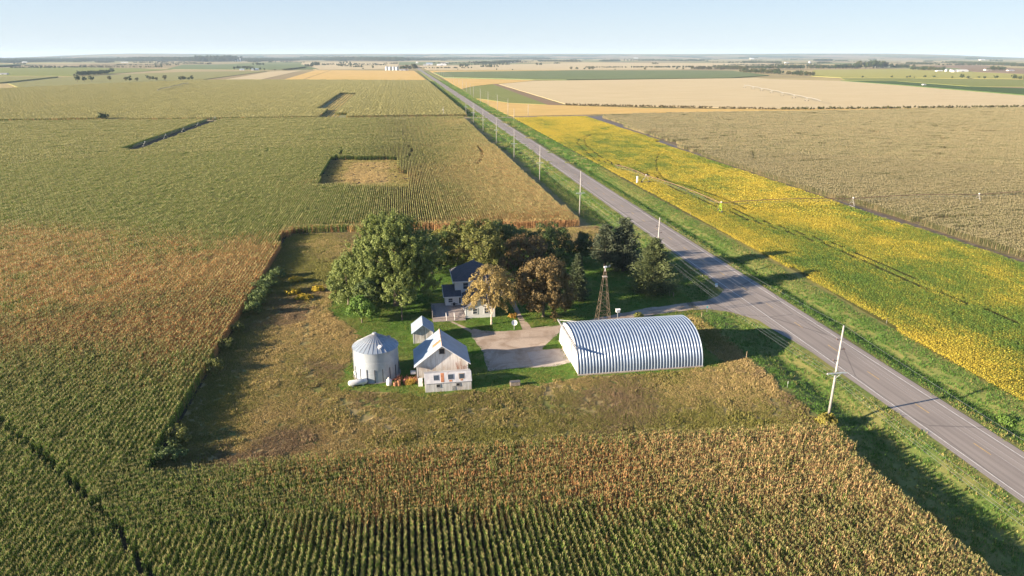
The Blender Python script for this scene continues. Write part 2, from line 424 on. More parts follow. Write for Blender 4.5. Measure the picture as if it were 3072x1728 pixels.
# ------------------------------------------------------------------ corn
M_soil = plain('field_soil', (.050,.042,.026), .95, 0, .35, .6)
FIELD = [(-2600,30),(60,30),(60.2,62),(61,81.6),(38,83.4),(14,84.8),(-8,85.3),(-36.3,84.7),(-36.8,150),(-37.5,221.5),(10,218.6),(57.5,215.6),(56.4,290),(57,628),(-140,637),(-330,641),(-2600,660)]
LANE = [(-161.5,432),(-149.5,432),(-151.5,640),(-163,641)]
CLEAR = [(-38.9,384.6),(-2.7,378.8),(-2.2,334.5),(1,334),(1.5,294.7),(-36.9,300.8)]
FIELD2 = [(-1500,665),(-340,655),(-77,652),(60,647),(64.5,1560),(31,1562),(-217,1632),(-432,1652),(-557,1476),(-643,1275),(-1500,1390)]
LANE2 = [(-85.2,1052),(-65.3,1049),(-54,648),(-77.4,648)]
pc = (-158.5, 403.0)
ARCS = [[(pc[0]+r*math.cos(R(a)), pc[1]+r*math.sin(R(a))) for a in np.linspace(a0, a1, 9)] for r, a0, a1 in ((39.5,-4,22),(82.5,-8,22),(124,-8,14),(163.5,-11,8),(203.5,-16,5))]
TRACK = [(-90,130),(-62.7,102.9),(-47.7,87.3),(-36.6,74.8),(-31,67.1),(-24,57)]
HEAD = [(-40,72.5),(-26,72.8),(-7.5,70.8),(16.4,68.6),(46,65.5),(80,62),(80,90),(-40,90)]
HEAD2 = [(-37.5,217),(-37.8,225.5),(58,219.5),(58,212)]

def corn_proto(rows, L, sp, nleaf, lw, seed, tassel=True, quads=2, tw0=.05):
    g = np.random.default_rng(seed); V = []; rn = []; rn2 = []; kd = []
    def q(a, b, c, d, r, r2, k): V.extend([a, b, c, d]); rn.append(r); rn2.append(r2); kd.append(k)
    for ri in range(rows):
        x0 = (ri-(rows-1)/2)*.762
        n = max(1, int(L/sp))
        for i in range(n):
            x = x0 + g.normal(0, .03); y = (i+.5)*L/n - L/2 + g.normal(0, .06)
            h = g.normal(2.15, .09); pr = g.random(); prr = g.normal(0, .17)
            bx, by = g.normal(0, .055, 2)
            top = (x+bx, y+by, h)
            w = .022 if quads > 1 else lw*.3
            q((x-w,y-w,0), (x+w,y+w,0), (top[0]+w*.6,top[1]+w*.6,h), (top[0]-w*.6,top[1]-w*.6,h), pr, .5, .0)
            az = g.random()*6.28
            for k in range(nleaf):
                f = (k+.7)/nleaf; hz = .35 + (h-.45)*f
                az += 3.14 + g.normal(0, .7); ca, sa = math.cos(az), math.sin(az)
                l = g.uniform(.20,.35)*(1.05-.35*f)*(1 if quads > 1 else .85); ww = lw*g.uniform(.7,1.2)*.5
                sx, sy = x+bx*f, y+by*f
                u = g.uniform(.1,.42); dr = g.uniform(-.05,.45)
                m = (sx+ca*l*.5, sy+sa*l*.5, hz+u*.9); e = (sx+ca*l, sy+sa*l, hz+u-dr-.1)
                px, py = -sa*ww, ca*ww
                r = float(np.clip(pr*.6+.4*g.random()+.22*(f-.5)+prr*.3, 0, 1)); r2 = g.random()
                if quads > 1:
                    q((sx-px*.6,sy-py*.6,hz),(sx+px*.6,sy+py*.6,hz),(m[0]+px,m[1]+py,m[2]),(m[0]-px,m[1]-py,m[2]), r, r2, 0)
                    q((m[0]-px,m[1]-py,m[2]),(m[0]+px,m[1]+py,m[2]),(e[0]+px*.25,e[1]+py*.25,e[2]),(e[0]-px*.25,e[1]-py*.25,e[2]), r, r2, 0)
                else:
                    q((sx-px,sy-py,hz-.1),(sx+px,sy+py,hz-.1),(e[0]+px,e[1]+py,e[2]+.08),(e[0]-px,e[1]-py,e[2]+.08), r, r2, 0)
            if tassel:
                for k in range(4 if quads > 1 else 1):
                    a = g.random()*6.28; s = .12+tw0*.4; tw = .017 if quads > 1 else tw0; ta = g.random()*6.28; tx, ty = tw*1.4*math.cos(ta), tw*1.4*math.sin(ta)
                    t2 = (top[0]+math.cos(a)*s, top[1]+math.sin(a)*s, h+g.uniform(.18,.34))
                    q((top[0]-tx,top[1]-ty,h-.02),(top[0]+tx,top[1]+ty,h-.02),(t2[0]+tx,t2[1]+ty,t2[2]),(t2[0]-tx,t2[1]-ty,t2[2]), pr, g.random(), 1)
    n = len(rn)
    return np_mesh('corn', np.array(V), np.arange(n*4).reshape(-1,4), M_corn, {'rnd': rn, 'rnd2': rn2, 'kind': kd})
M_corn = leafmat('corn_leaf', (.146,.218,.044), (.46,.265,.115), (.28,.265,.105), .3, .32, tan=(.62,.44,.22))
M_corn2 = leafmat('ripe_corn_leaf', (.150,.158,.068), (.31,.255,.14), (.31,.275,.158), .3, .3)
LOD0 = [corn_proto(1, 1.5, .17, 8, .085, 100+i) for i in range(7)]
LOD1 = [corn_proto(2, 3.0, .16, 5, .12, 200+i, True, 1, .03) for i in range(5)]
LOD2 = [corn_proto(8, 6.0, .34, 4, .22, 300+i, True, 1, .07) for i in range(4)]
_keep = M_corn; M_corn = M_corn2
LOD1R = [corn_proto(2, 3.0, .2, 5, .14, 500+i, True, 1) for i in range(4)]
LOD2R = [corn_proto(8, 6.0, .34, 4, .24, 600+i, True, 1) for i in range(4)]
M_corn = _keep
LOD3 = [corn_proto(16, 12.0, .8, 4, .42, 400+i, True, 1, .20) for i in range(3)]

def dryness(x, y):
    n = fbm(x, y, 28, 1); n2 = fbm(x, y, 7, 2); big = fbm(x, y, 140, 4)
    d = .035 + .22*(n-.5) + .15*(n2-.5)
    d = d + .02*sst(150, 500, y)
    near = 1 - sst(95, 115, y)
    inh = sst(62, 76, y + x*.09 + 5*(n2-.5))
    d = d + near*inh*(.26 + .42*sst(-30, 6, x) + .45*(fbm(x*.6, y, 10, 9)-.5))*sst(-34, -12, x+6*(n2-.5))
    d = d + near*(1-inh)*(.12*sst(-20, 20, x) + .42*sst(22, 46, x))
    d = d - .12*sst(-25, -40, x)*near
    # brown band west of the meadow
    cy = 165 - (x+36)*.34
    band = np.exp(-((y-cy)/47)**4)*sst(-230, -90, x)*(x < -36)
    d = d + band*(.92 + 1.5*(n-.45) + .8*(n2-.5))
    d = d - .12*np.exp(-((y-225)/26)**2)*(x < -36)
    # field north of the farmstead
    d = d + .5*np.exp(-((y-216)/11)**2)*(x > -39)*(y > 212)
    d = d + (.64*sst(-28, 34, x+16*(n-.5)) + .25*sst(28, 52, x))*sst(212, 216, y)*(1-sst(330, 540, y)*.5)
    d = d + .35*np.exp(-(((x-40)/16)**2+((y-585)/28)**2))
    d = d + .30*np.exp(-(((x+42)/5)**2+((y-308)/9)**2)) + .25*np.exp(-(((x-4)/5)**2+((y-320)/22)**2))
    d = d + .16*(big-.5)*sst(200, 300, y)
    return np.clip(d, 0, 1)

def tanness(x, y):
    n = fbm(x, y, 22, 14)
    t_ = sst(-20, 40, x+30*(n-.5))*sst(222, 245, y)*(1-.4*sst(450, 620, y)) + .75*sst(20, 46, x+20*(n-.5))*(y < 90) + .25*sst(300, 600, y)
    return np.clip(t_ + .5*(n-.45)*(x < -36)*(y < 240), 0, 1)
def inside_field(x, y, hw=.0):
    m = inpoly(x, y, FIELD) & ~inpoly(x, y, LANE) & ~inpoly(x, y, CLEAR)
    for a in ARCS: m &= near_line(x, y, a) > .55
    m &= near_line(x, y, TRACK) > .36
    return m
def grid(dx, dy, x0, x1, y0, y1):
    X, Y = np.meshgrid(np.arange(math.floor(x0/dx), math.ceil(x1/dx))*dx+dx/2, np.arange(math.floor(y0/dy), math.ceil(y1/dy))*dy+dy/2)
    return X.ravel(), Y.ravel()
def lodsel(x, y):
    cx = np.floor(x/6.096)*6.096+3.05; cy = np.floor(y/6)*6+3
    d = np.hypot(cx, cy)
    return np.where(d < 172, 0, np.where(d < 430, 1, 2))
def corn_layer(lod, dx, dy, box, ew):
    x, y = grid(dx, dy, *box)
    k = seen(x, y) & (lodsel(x, y) == lod); x, y = x[k], y[k]
    h = inpoly(x, y, HEAD) | inpoly(x, y, HEAD2)
    k = inside_field(x, y, 0 if lod == 0 else .5) & (h if ew else ~h)
    return x[k], y[k]
def corn_field(name, lod, protos, dx, dy, box, label):
    x, y = corn_layer(lod, dx, dy, box, False); rot = rng.integers(0, 2, len(x))*math.pi
    if lod < 2:
        x2, y2 = corn_layer(lod, dy, dx, box, True); r2 = rng.integers(0, 2, len(x2))*math.pi + math.pi/2
        x = np.concatenate([x, x2]); y = np.concatenate([y, y2]); rot = np.concatenate([rot, r2])
    n = len(x); z = np.full(n, .0)
    scatter(name, np.stack([x, y, z], 1), rot, rng.normal(1.03, .05, n).clip(.88, 1.16), rng.integers(0, len(protos), n), protos,
            {'dry': np.clip(dryness(x, y)+rng.normal(0, .07, n), 0, 1), 'tan': tanness(x, y)}, label, 'corn field')
    return n
print('corn', corn_field('corn_field', 0, LOD0, .762, 1.5, (-110, 66, 40, 180), 'nearest standing corn, green and brown rows in the foreground and lower left'),
      corn_field('corn_field', 1, LOD1, 1.524, 3.0, (-330, 66, 60, 440), 'standing corn rows around the small weedy clearing north of the farmyard'),
      corn_field('corn_field', 2, LOD2, 6.096, 6.0, (-620, 62, 330, 660), 'green corn south of the gravel section road, with the sprinkler lane cut in it'))
# soil below the standing corn
soil = MB().add([(x, y, .012) for x, y in FIELD], [tuple(range(len(FIELD)))])
tag(soil.build('field_soil', M_soil), 'dark soil beneath the standing corn rows', 'soil', kind='structure')
x, y = grid(12.192, 12.0, -1500, 66, 640, 1670)
k = seen(x, y) & inpoly(x, y, FIELD2) & ~inpoly(x, y, LANE2); x, y = x[k], y[k]; n = len(x)
scatter('corn_field', np.stack([x, y, np.zeros(n)], 1), rng.integers(0, 2, n)*math.pi, rng.normal(1.05, .03, n), rng.integers(0, 3, n), LOD3,
        {'dry': np.clip(.36+.40*(fbm(x, y, 120, 3)-.5)+.28*inpoly(x, y, [(-364,719),(-412,809),(-388,940),(-366,914)])*1.0+.14*np.exp(-((y-660)/18)**2), 0, 1), 'tan': np.full(n, .8)}, 'broad corn field north of the gravel road, left of the highway', 'corn field')
s2 = MB().add([(x_, y_, .012) for x_, y_ in FIELD2], [tuple(range(len(FIELD2)))])
tag(s2.build('field_soil', plain('far_field_understory', (.20,.20,.085), .95)), 'soil under the corn beyond the gravel road', 'soil', kind='structure')

# ripe tan corn right of the soybeans, rows running east-west
RIPE = [(172,70),(170.5,157),(172,213),(168.5,254),(167.5,322),(171,408),(176,520),(182,610),(186,632),(266,645),(660,652),(1250,664),(1250,70)]
RARCS = [[(310,505),(297,494),(244,440),(213,395),(197,367),(185,340)], [(328,443),(297,412),(276,385),(262,366)], [(371,406),(348,383.6),(330,364)]]
def ripe(lod, dx, dy, protos, label):
    x, y = grid(dx, dy, 160, 1100, 70, 670)
    k = seen(x, y); x, y = x[k], y[k]
    d = np.hypot(np.floor(x/6)*6+3, np.floor(y/6.096)*6.096+3)
    k = ((d < 420) if lod == 1 else (d >= 420)) & inpoly(x, y, RIPE)
    for a in RARCS: k &= near_line(x, y, a) > (1.0 if lod == 1 else .0)
    streak = vn(x*.15, y, 3.0, 8)
    k &= ~((streak > .86) & (rng.random(len(x)) < .6))
    x, y = x[k], y[k]; n = len(x)
    scatter('ripe_corn_field', np.stack([x, y, np.zeros(n)], 1), rng.integers(0, 2, n)*math.pi+math.pi/2, rng.normal(.86, .05, n), rng.integers(0, len(protos), n), protos,
            {'dry': np.clip(.42+.30*(fbm(x*.4, y, 40, 6)-.5)+.55*(vn(x*.08, y, 2.4, 7)-.5)-.12*sst(250, 120, y), 0, 1)}, label, 'corn field')
ripe(1, 3.0, 1.524, LOD1R, 'ripe tan corn on the right beyond the yellow soybeans')
ripe(2, 6.0, 6.096, LOD2R, 'ripe tan corn at the far right up to the gravel road')
s3 = MB().add([(x_, y_, .012) for x_, y_ in RIPE], [tuple(range(len(RIPE)))])
tag(s3.build('field_soil', plain('ripe_field_soil', (.13,.10,.06), .95)), 'bare brown soil under the ripe corn', 'soil', kind='structure')
# muddy strip between soybeans and ripe corn
t = NT('wet_mud'); p = t.pos(); f = t.noise(p, .5, 5, .7)
mudm = t.bsdf(t.mix(t.rng(f, .35, .65), (.07,.052,.04), (.17,.125,.085)), .45, 0, t.bump(f, .5, .1), .4)
sheet('bare_soil_strip', [(163.5,95),(170.8,95),(169.8,157),(171.2,213),(167.9,254),(166.9,322),(170,408),(176,520),(190,636),(171,632),(168,520),(165.8,408),(163.2,322),(163.5,254),(165.5,213),(166,157)], .03, mudm, 'wet bare soil strip between soybeans and ripe corn', 'soil')

# ------------------------------------------------------------------ soybeans
SOY = [(99.2,60),(99.4,105),(100.4,136),(101.4,154),(101.2,183),(100,226),(99.6,330),(99.8,602),(103,627),(171,633),(168.5,520),(166.3,408),(163.6,322),(164.2,254),(166.5,213),(166.8,157),(165,60)]
STR = [[(130,100),(123.6,147.8),(124.9,175.8),(116.9,215.6),(113.8,265.5),(114.5,300),(108,363),(114,421),(121.4,455),(132,478),(146,486)],
       [(127,147),(128,176),(120.2,215.6),(116.8,265),(117.4,300),(103.2,364),(111.5,434),(118.5,456),(128.3,474.5),(142,490)],
       [(145.8,378.7),(133.3,350),(123.3,321),(117,294.3),(117,270)]]
M_soy = leafmat('soybean_leaf', (.145,.245,.045), (.61,.49,.07), None, .35, .28, soft=.38)
def soy_proto(S, n, leaf, seed):
    g = np.random.default_rng(seed); rows = max(1, round(S/.762))
    c = np.stack([(g.integers(0, rows, n)+.5)*S/rows-S/2+g.normal(0, .2, n), g.uniform(-S/2, S/2, n), g.uniform(.25, .78, n)], 1)
    nr = g.normal(0, .55, (n, 3)); nr[:,2] = 1; nr /= np.linalg.norm(nr, axis=1)[:,None]
    a = np.cross(nr, g.normal(0, 1, (n, 3))); a /= np.linalg.norm(a, axis=1)[:,None]; b = np.cross(nr, a)
    s = leaf*g.uniform(.7, 1.3, (n, 1))
    V = np.stack([c-a*s-b*s*.6, c+a*s-b*s*.6, c+a*s*.7+b*s, c-a*s*.7+b*s], 1).reshape(-1, 3)
    pl = fbm(c[:,0], c[:,1], .8, seed)
    return np_mesh('soy', V, np.arange(4*n).reshape(-1,4), M_soy, {'rnd': np.clip(g.random(n)*.6+pl*.4, 0, 1), 'rnd2': g.random(n)})
SOY0 = [soy_proto(1.524, 210, .075, 700+i) for i in range(5)]; SOY1 = [soy_proto(4.572, 700, .13, 720+i) for i in range(4)]
def yellowness(x, y):
    n = fbm(x*1.0, y*.55, 34, 21); m = fbm(x, y, 9, 22)
    d = .47 + 1.0*(n-.5) + .7*(m-.5) + .25*(vn(x*3, y*.12, 2.0, 23)-.5)
    d = d + .30*np.exp(-((x-100.5)/2.4)**2) + .30*sst(440, 580, y) + .2*np.exp(-((x-106)/5)**2)*sst(480, 560, y)
    d = d - .20*np.exp(-((x-116)/6)**2)*(y < 300) - .18*np.exp(-(((x-108)/8)**2+((y-400)/70)**2)) - .25*np.exp(-((x-164.5)/1.6)**2)
    d = d + .05*sst(126, 140, x)
    return np.clip(d, .03, .97)
for nm, S, pr, lo, hi, lab in (('a', 1.524, SOY0, 0, 260, 'yellow and green soybeans nearest the camera on the right of the highway'), ('b', 4.572, SOY1, 260, 700, 'yellowing soybeans further on, reaching the gravel section road')):
    x, y = grid(S, S, 96, 180, 60, 640)
    d = np.hypot(np.floor(x/4.572)*4.572+2.3, np.floor(y/4.572)*4.572+2.3)
    cx_ = np.floor(x/4.572)*4.572+2.29; cy_ = np.floor(y/4.572)*4.572+2.29
    nt = np.minimum.reduce([near_line(cx_, cy_, s_) for s_ in STR]) < 3.6
    k = seen(x, y) & (((d < 260) | nt) if lo == 0 else ((d >= 260) & ~nt)) & inpoly(x, y, SOY)
    for s_ in STR: k &= near_line(x, y, s_) > (.6 if S < 2 else .1)
    x, y = x[k], y[k]; n = len(x)
    scatter('soybean_field', np.stack([x, y, np.zeros(n)], 1), rng.integers(0, 2, n)*math.pi, rng.normal(1, .07, n), rng.integers(0, len(pr), n), pr,
            {'dry': np.clip(yellowness(x, y)+rng.normal(0, .05, n), 0, 1)}, lab, 'soybean field')
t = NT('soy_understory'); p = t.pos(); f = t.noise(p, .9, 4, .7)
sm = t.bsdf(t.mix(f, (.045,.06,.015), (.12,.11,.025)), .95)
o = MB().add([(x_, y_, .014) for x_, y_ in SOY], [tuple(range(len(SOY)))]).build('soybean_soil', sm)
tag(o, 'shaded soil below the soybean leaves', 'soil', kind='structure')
# ------------------------------------------------------------------ grass
M_meadow = leafmat('meadow_grass', (.215,.215,.055), (.45,.34,.155), (.42,.30,.03), .25, .35, soft=.25, tan=(.25,.175,.115))
M_verge = leafmat('verge_grass', (.095,.195,.034), (.34,.29,.105), None, .3, .35)
M_lawnb = leafmat('lawn_grass', (.080,.175,.024), (.23,.215,.06), None, .25, .35)
M_weed = leafmat('weed_leaf', (.085,.125,.028), (.26,.19,.085), (.62,.42,.02), .3, .35)
def grass_proto(S, n, h0, h1, w, mat, seed, lean=.35, kindf=0.0, clump=.5):
    g = np.random.default_rng(seed)
    cx = g.uniform(-S/2, S/2, (n, 2)); k = max(3, n//14); cc = g.uniform(-S/2, S/2, (k, 2))
    pick = g.random(n) < clump; cx[pick] = cc[g.integers(0, k, pick.sum())] + g.normal(0, S*.055, (pick.sum(), 2))
    h = g.uniform(h0, h1, n); az = g.uniform(0, 6.28, n); l = h*g.normal(0, lean, n); la = g.uniform(0, 6.28, n)
    ww = w*g.uniform(.6, 1.5, n)
    dx, dy = np.cos(az)*ww, np.sin(az)*ww; ox, oy = np.cos(la)*l, np.sin(la)*l
    z = np.zeros(n)
    V = np.stack([np.stack([cx[:,0]-dx, cx[:,1]-dy, z-.05], 1), np.stack([cx[:,0]+dx, cx[:,1]+dy, z-.05], 1),
                  np.stack([cx[:,0]+ox+dx*.45, cx[:,1]+oy+dy*.45, h], 1), np.stack([cx[:,0]+ox-dx*.45, cx[:,1]+oy-dy*.45, h], 1)], 1).reshape(-1, 3)
    return np_mesh('grass', V, np.arange(4*n).reshape(-1,4), mat, {'rnd': g.random(n), 'rnd2': g.random(n), 'kind': (g.random(n) < kindf)*1.0})
MEAD = [(-36,84.6),(-8,85.8),(14,85.4),(38,84),(61,82),(62.5,60),(62.5,128),(61.5,131),(63.2,143),(63.2,216),(57,215),(10,217.8),(-37,221)]
MP = [grass_proto(1.6, 330, .05, .20, .036, M_meadow, 30+i, .35, 0, .2) for i in range(5)] + [grass_proto(1.6, 230, .08, .36, .038, M_meadow, 40+i, .3, .0, .4) for i in range(3)]
x, y = grid(1.0, 1.0, -38, 64, 58, 222); n = len(x); x = x+rng.normal(0, .3, n); y = y+rng.normal(0, .3, n)
lawnm = inpoly(x, y, lawn); drvm = inpoly(x, y, drive) | inpoly(x, y, [(61,140.6),(68,141.5),(76,149),(76,123),(70,132.5),(61,135.4)])
ring = np.abs(np.hypot(x-25.5, y-98.8)-4.9) < .62; ring |= np.abs(np.hypot(x-25.2, y-99)-3.2) < .35; ring |= np.abs(np.hypot(x-54, y-93)-5) < .4
for rt in ([(-13,103),(-7,97),(-5.5,91),(-6.5,87)], [(-11.4,103),(-5.4,97),(-3.9,91),(-5,87)], [(-20,180),(-23,150),(-20,120),(-16,106),(0,99),(20,97)]): ring |= near_line(x, y, rt) < .42
k = inpoly(x, y, MEAD) & ~lawnm & ~drvm & ~(ring & (rng.random(n) < .85)); x, y = x[k], y[k]; n = len(x)
tall = (fbm(x, y, 9, 31) > .64) | ((x > 60.5) & (y < 131)) | (rng.random(n) < .04)
dm = .48 + 1.7*(fbm(x, y, 24, 32)-.5) + .55*(fbm(x, y, 6, 33)-.5) - .30*sst(-24, -34, x) - .25*np.exp(-(((x-22)/16)**2+((y-89)/4)**2)) + .25*sst(55, 60, x)*(y < 131) - .2*sst(44, 56, x)*np.exp(-((y-128)/12)**2) - .25*(y > 185)*sst(-30,-10,x)*0
scatter('meadow_grass', np.stack([x, y, zt(x, y)], 1), rng.random(n)*6.28, rng.uniform(.6, 1.15, n)*np.where(tall, 1.15, 1), np.where(tall, rng.integers(5, 8, n), rng.integers(0, 5, n)), MP,
        {'dry': np.clip(dm+rng.normal(0, .1, n), 0, 1), 'tan': .85*sst(.50, .68, fbm(x, y, 13, 41))+.3*sst(-24, 0, x)*sst(100, 88, y)}, 'rough tan and olive meadow grass around the farmyard', 'grass')
# dead tall weeds in the two clearings and lane edges
x, y = grid(2.0, 2.0, -170, 5, 290, 645); n = len(x); x = x+rng.normal(0, .5, n); y = y+rng.normal(0, .5, n)
k = inpoly(x, y, CLEAR); x, y = x[k], y[k]; n = len(x)
edge = (x < -27) | (x > -7) | (y > 372) | (y < 304)
scatter('clearing_grass', np.stack([x, y, np.zeros(n)], 1), rng.random(n)*6.28, rng.uniform(1.0, 1.8, n), rng.integers(0, 8, n), MP,
        {'dry': np.clip(.80-.38*edge+.8*(fbm(x, y, 9, 35)-.5), 0, 1)}, 'tan weeds filling the clearing inside the corn', 'grass')
x, y = grid(4, 4, -90, -50, 645, 1055); k = inpoly(x, y, LANE2); x, y = x[k], y[k]; n = len(x)
scatter('lane_grass', np.stack([x, y, np.zeros(n)], 1), rng.random(n)*6.28, rng.uniform(1.2, 1.9, n), rng.integers(0, 8, n), MP,
        {'dry': np.clip(.55+.9*(fbm(x, y, 14, 36)-.5), 0, 1)}, 'weedy grass in the long gap between the corn beyond the gravel road', 'grass')
VP = [grass_proto(1.8, 130, .08, .30, .03, M_verge, 50+i) for i in range(5)]
VP2 = [grass_proto(5.0, 240, .15, .45, .10, M_verge, 60+i) for i in range(4)]
def verge(S, y0, y1, P, lab, sc):
    x, y = grid(S, S, 58, 104, y0, y1); n = len(x); x = x+rng.normal(0, S*.2, n); y = y+rng.normal(0, S*.2, n)
    ok = ((x > 61.5) & (x < taper(y)-.7)) | ((x > 87.1) & (x < 99.2))
    ok &= ~inpoly(x, y, [(60,140.6),(68,141.5),(76,149),(77,123),(70,132.5),(60,135.4)]) & ~((y > 629) & (y < 640)) & ~inpoly(x, y, MEAD) & seen(x, y)
    ok &= ~((x < 77) & inpoly(x, y, lawn))
    x, y = x[ok], y[ok]; n = len(x)
    d = .13 + 1.1*(fbm(x, y*.4, 7, 37)-.5) + .35*np.exp(-((x-86.9)/1.6)**2) + .3*np.exp(-((x-75.6)/1.4)**2) - .25*np.exp(-((x-91)/2)**2) + .22*np.exp(-((x-97.6)/1.6)**2)*(y < 330)
    scatter('verge_grass', np.stack([x, y, zt(x, y)], 1), rng.random(n)*6.28, rng.uniform(.7, 1.3, n)*sc, rng.integers(0, len(P), n), P,
            {'dry': np.clip(d+rng.normal(0, .08, n), 0, 1)}, lab, 'grass')
verge(1.5, 50, 330, VP, 'green ditch grass along both sides of the highway near the farm', 1)
verge(4.2, 330, 1560, VP2, 'ditch grass along the highway further away', 1)
LP = [grass_proto(1.3, 110, .05, .15, .022, M_lawnb, 70+i, .3, 0, .3) for i in range(4)]
x, y = grid(1.15, 1.15, -20, 66, 102, 192); n = len(x); x = x+rng.normal(0, .3, n); y = y+rng.normal(0, .3, n)
fp = inpoly(x, y, [(7.8,137.4),(9.3,137.4),(13.2,131.2),(13.8,129),(12,128.6),(11.3,131.2)]) | inpoly(x, y, [(22.6,150),(24.5,150),(24.4,139),(25.2,130.3),(22.5,130),(22.7,139)])
k = inpoly(x, y, lawn) & ~inpoly(x, y, drive) & ~fp; x, y = x[k], y[k]; n = len(x)
scatter('lawn_grass', np.stack([x, y, np.full(n, .02)], 1), rng.random(n)*6.28, rng.uniform(.7, 1.3, n), rng.integers(0, 4, n), LP,
        {'dry': np.clip(.25+1.2*(fbm(x, y, 8, 38)-.5)+.6*np.exp(-(near_line(x, y, lawn+lawn[:1])/2.4)**2), 0, 1)}, 'short green lawn grass of the farmyard', 'grass')

# ------------------------------------------------------------------ building materials
def boards(name, a, b, stain, axis=0, pitch=.16, sw=.5):
    t = NT(name); p = t.pos(); c = t.xyz(p)
    s = t.n('ShaderNodeMath', {0: c[axis], 1: pitch}, operation='DIVIDE').outputs[0]
    fl = t.math('FLOOR', s); fr = t.math('FRACT', s)
    wn = t.n('ShaderNodeTexWhiteNoise', {'W': fl}, noise_dimensions='1D').outputs['Value']
    vert = t.noise(t.scale(p, (3.0,3.0,.35)), 1.0, 4, .7); blot = t.noise(t.scale(p, (.5,.5,.3)), 1.0, 4, .65)
    col = t.mix(t.rng(vert, .35, .68), a, b); col = t.mix(t.math('MULTIPLY', wn, .4), col, b)
    col = t.mix(t.math('MULTIPLY', t.rng(blot, .50, .66), sw), col, stain)
    gap = t.rng(t.math('ABSOLUTE', t.math('SUBTRACT', fr, .5)), .44, .5)
    col = t.mix(t.math('MULTIPLY', gap, .6), col, (.05,.04,.035))
    return t.bsdf(col, .85, 0, t.bump(t.math('MULTIPLY', gap, -1.0), .5, .02), .2)
def sheetmetal(name, c, axis, pitch=.2, metal=.45, rough=.45, rust=None, rs=.5, depth=.02, rustw=(.62,.74)):
    t = NT(name); p = t.pos(); k = t.xyz(p)[axis]
    wv = t.math('SINE', t.math('MULTIPLY', k, 6.2832/pitch))
    f = t.noise(p, .7, 4, .65); pan = t.n('ShaderNodeTexWhiteNoise', {'W': t.math('FLOOR', t.math('DIVIDE', k, .76))}, noise_dimensions='1D').outputs['Value']
    col = t.mix(t.rng(f, .3, .72), tuple(v*.85 for v in c), tuple(min(1, v*1.08) for v in c))
    col = t.mix(t.math('MULTIPLY', pan, .25), col, tuple(v*.7 for v in c))
    mt = metal
    if rust is not None:
        rf = t.rng(t.noise(p, rs, 5, .7), *rustw); col = t.mix(rf, col, rust)
        mt = t.math('MULTIPLY', t.math('SUBTRACT', 1.0, rf), metal)
    return t.bsdf(col, rough, mt, t.bump(wv, .6, depth), .4)
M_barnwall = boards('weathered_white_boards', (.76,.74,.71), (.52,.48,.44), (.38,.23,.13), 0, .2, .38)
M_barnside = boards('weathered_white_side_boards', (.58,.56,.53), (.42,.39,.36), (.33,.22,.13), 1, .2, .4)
M_shedwall = boards('grey_white_planks', (.72,.71,.68), (.38,.355,.32), (.25,.23,.20), 0, .22, .6)
M_lean = boards('faded_white_planks', (.64,.65,.66), (.43,.425,.42), (.36,.27,.19), 0, .25, .35)
M_tin = sheetmetal('white_tin_roof', (.31,.385,.48), 1, .2, .15, .42, (.40,.20,.11), .35, .015, (.66,.78))
M_tinx = sheetmetal('pale_tin_roof', (.64,.63,.62), 0, .2, .3, .45, (.42,.21,.11), .8, .015, (.60,.74))
M_rust = plain('rusted_sheet', (.40,.17,.085), .8, 0, .35, 1.5)
M_dark = plain('dark_opening', (.03,.03,.035), .6, 0, .3, 3)
M_glass = plain('window_glass', (.05,.065,.085), .12, 0, .3, 1)
M_galv = sheetmetal('galvanised_arch', (.30,.37,.47), 1, 4.0, .3, .4, None, .5, .0)
M_bin = sheetmetal('galvanised_bin', (.38,.43,.49), 2, .12, .25, .38, None, .5, .012)
M_binroof = sheetmetal('galvanised_bin_roof', (.30,.36,.43), 2, 3.0, .25, .36, None, .5, 0)
M_wpanel = plain('white_painted_panel', (.66,.66,.65), .5, 0, .10, .8)
M_trim = plain('white_trim', (.74,.74,.74), .5, 0, .08, 1)
M_red = plain('faded_red_paint', (.46,.13,.085), .6, 0, .25, 1.5)
M_steel = plain('grey_steel', (.42,.43,.45), .5, .5, .2, 2)
M_wood = plain('bare_wood', (.34,.25,.17), .85, 0, .3, 2)
M_shingle = None
t = NT('dark_shingles'); p = t.pos(); f = t.noise(p, 2.5, 4, .7)
bk = t.n('ShaderNodeTexBrick', {'Vector': t.scale(p, (1.0,1.0,2.0)), 'Scale': 1.0, 'Color1': (.09,.095,.115,1), 'Color2': (.13,.13,.15,1), 'Mortar': (.02,.02,.024,1), 'Brick Width': .35, 'Row Height': .16, 'Mortar Size': .012})
M_shingle = t.bsdf(t.mix(t.math('MULTIPLY', f, .5), bk.outputs['Color'], (.10,.10,.115)), .9, 0, None, .15)
t = NT('house_siding'); p = t.pos(); z = t.xyz(p)[2]; fr = t.math('FRACT', t.math('DIVIDE', z, .15)); f = t.noise(p, .8, 3)
M_siding = t.bsdf(t.mix(t.rng(fr, .82, 1.0), t.mix(f, (.62,.63,.64), (.74,.74,.74)), (.38,.39,.41)), .6, 0, t.bump(fr, .4, .012), .3)
t = NT('deck_boards'); p = t.pos(); k_ = t.xyz(p)[0]; s = t.math('DIVIDE', k_, .16); fr = t.math('FRACT', s)
wn = t.n('ShaderNodeTexWhiteNoise', {'W': t.math('FLOOR', s)}, noise_dimensions='1D').outputs['Value']; f = t.noise(p, 1.5, 4)
M_deck = t.bsdf(t.mix(t.rng(fr, .88, .96), t.mix(wn, (.33,.285,.265), t.mix(f, (.27,.23,.21), (.42,.365,.34))), (.08,.06,.05)), .8)

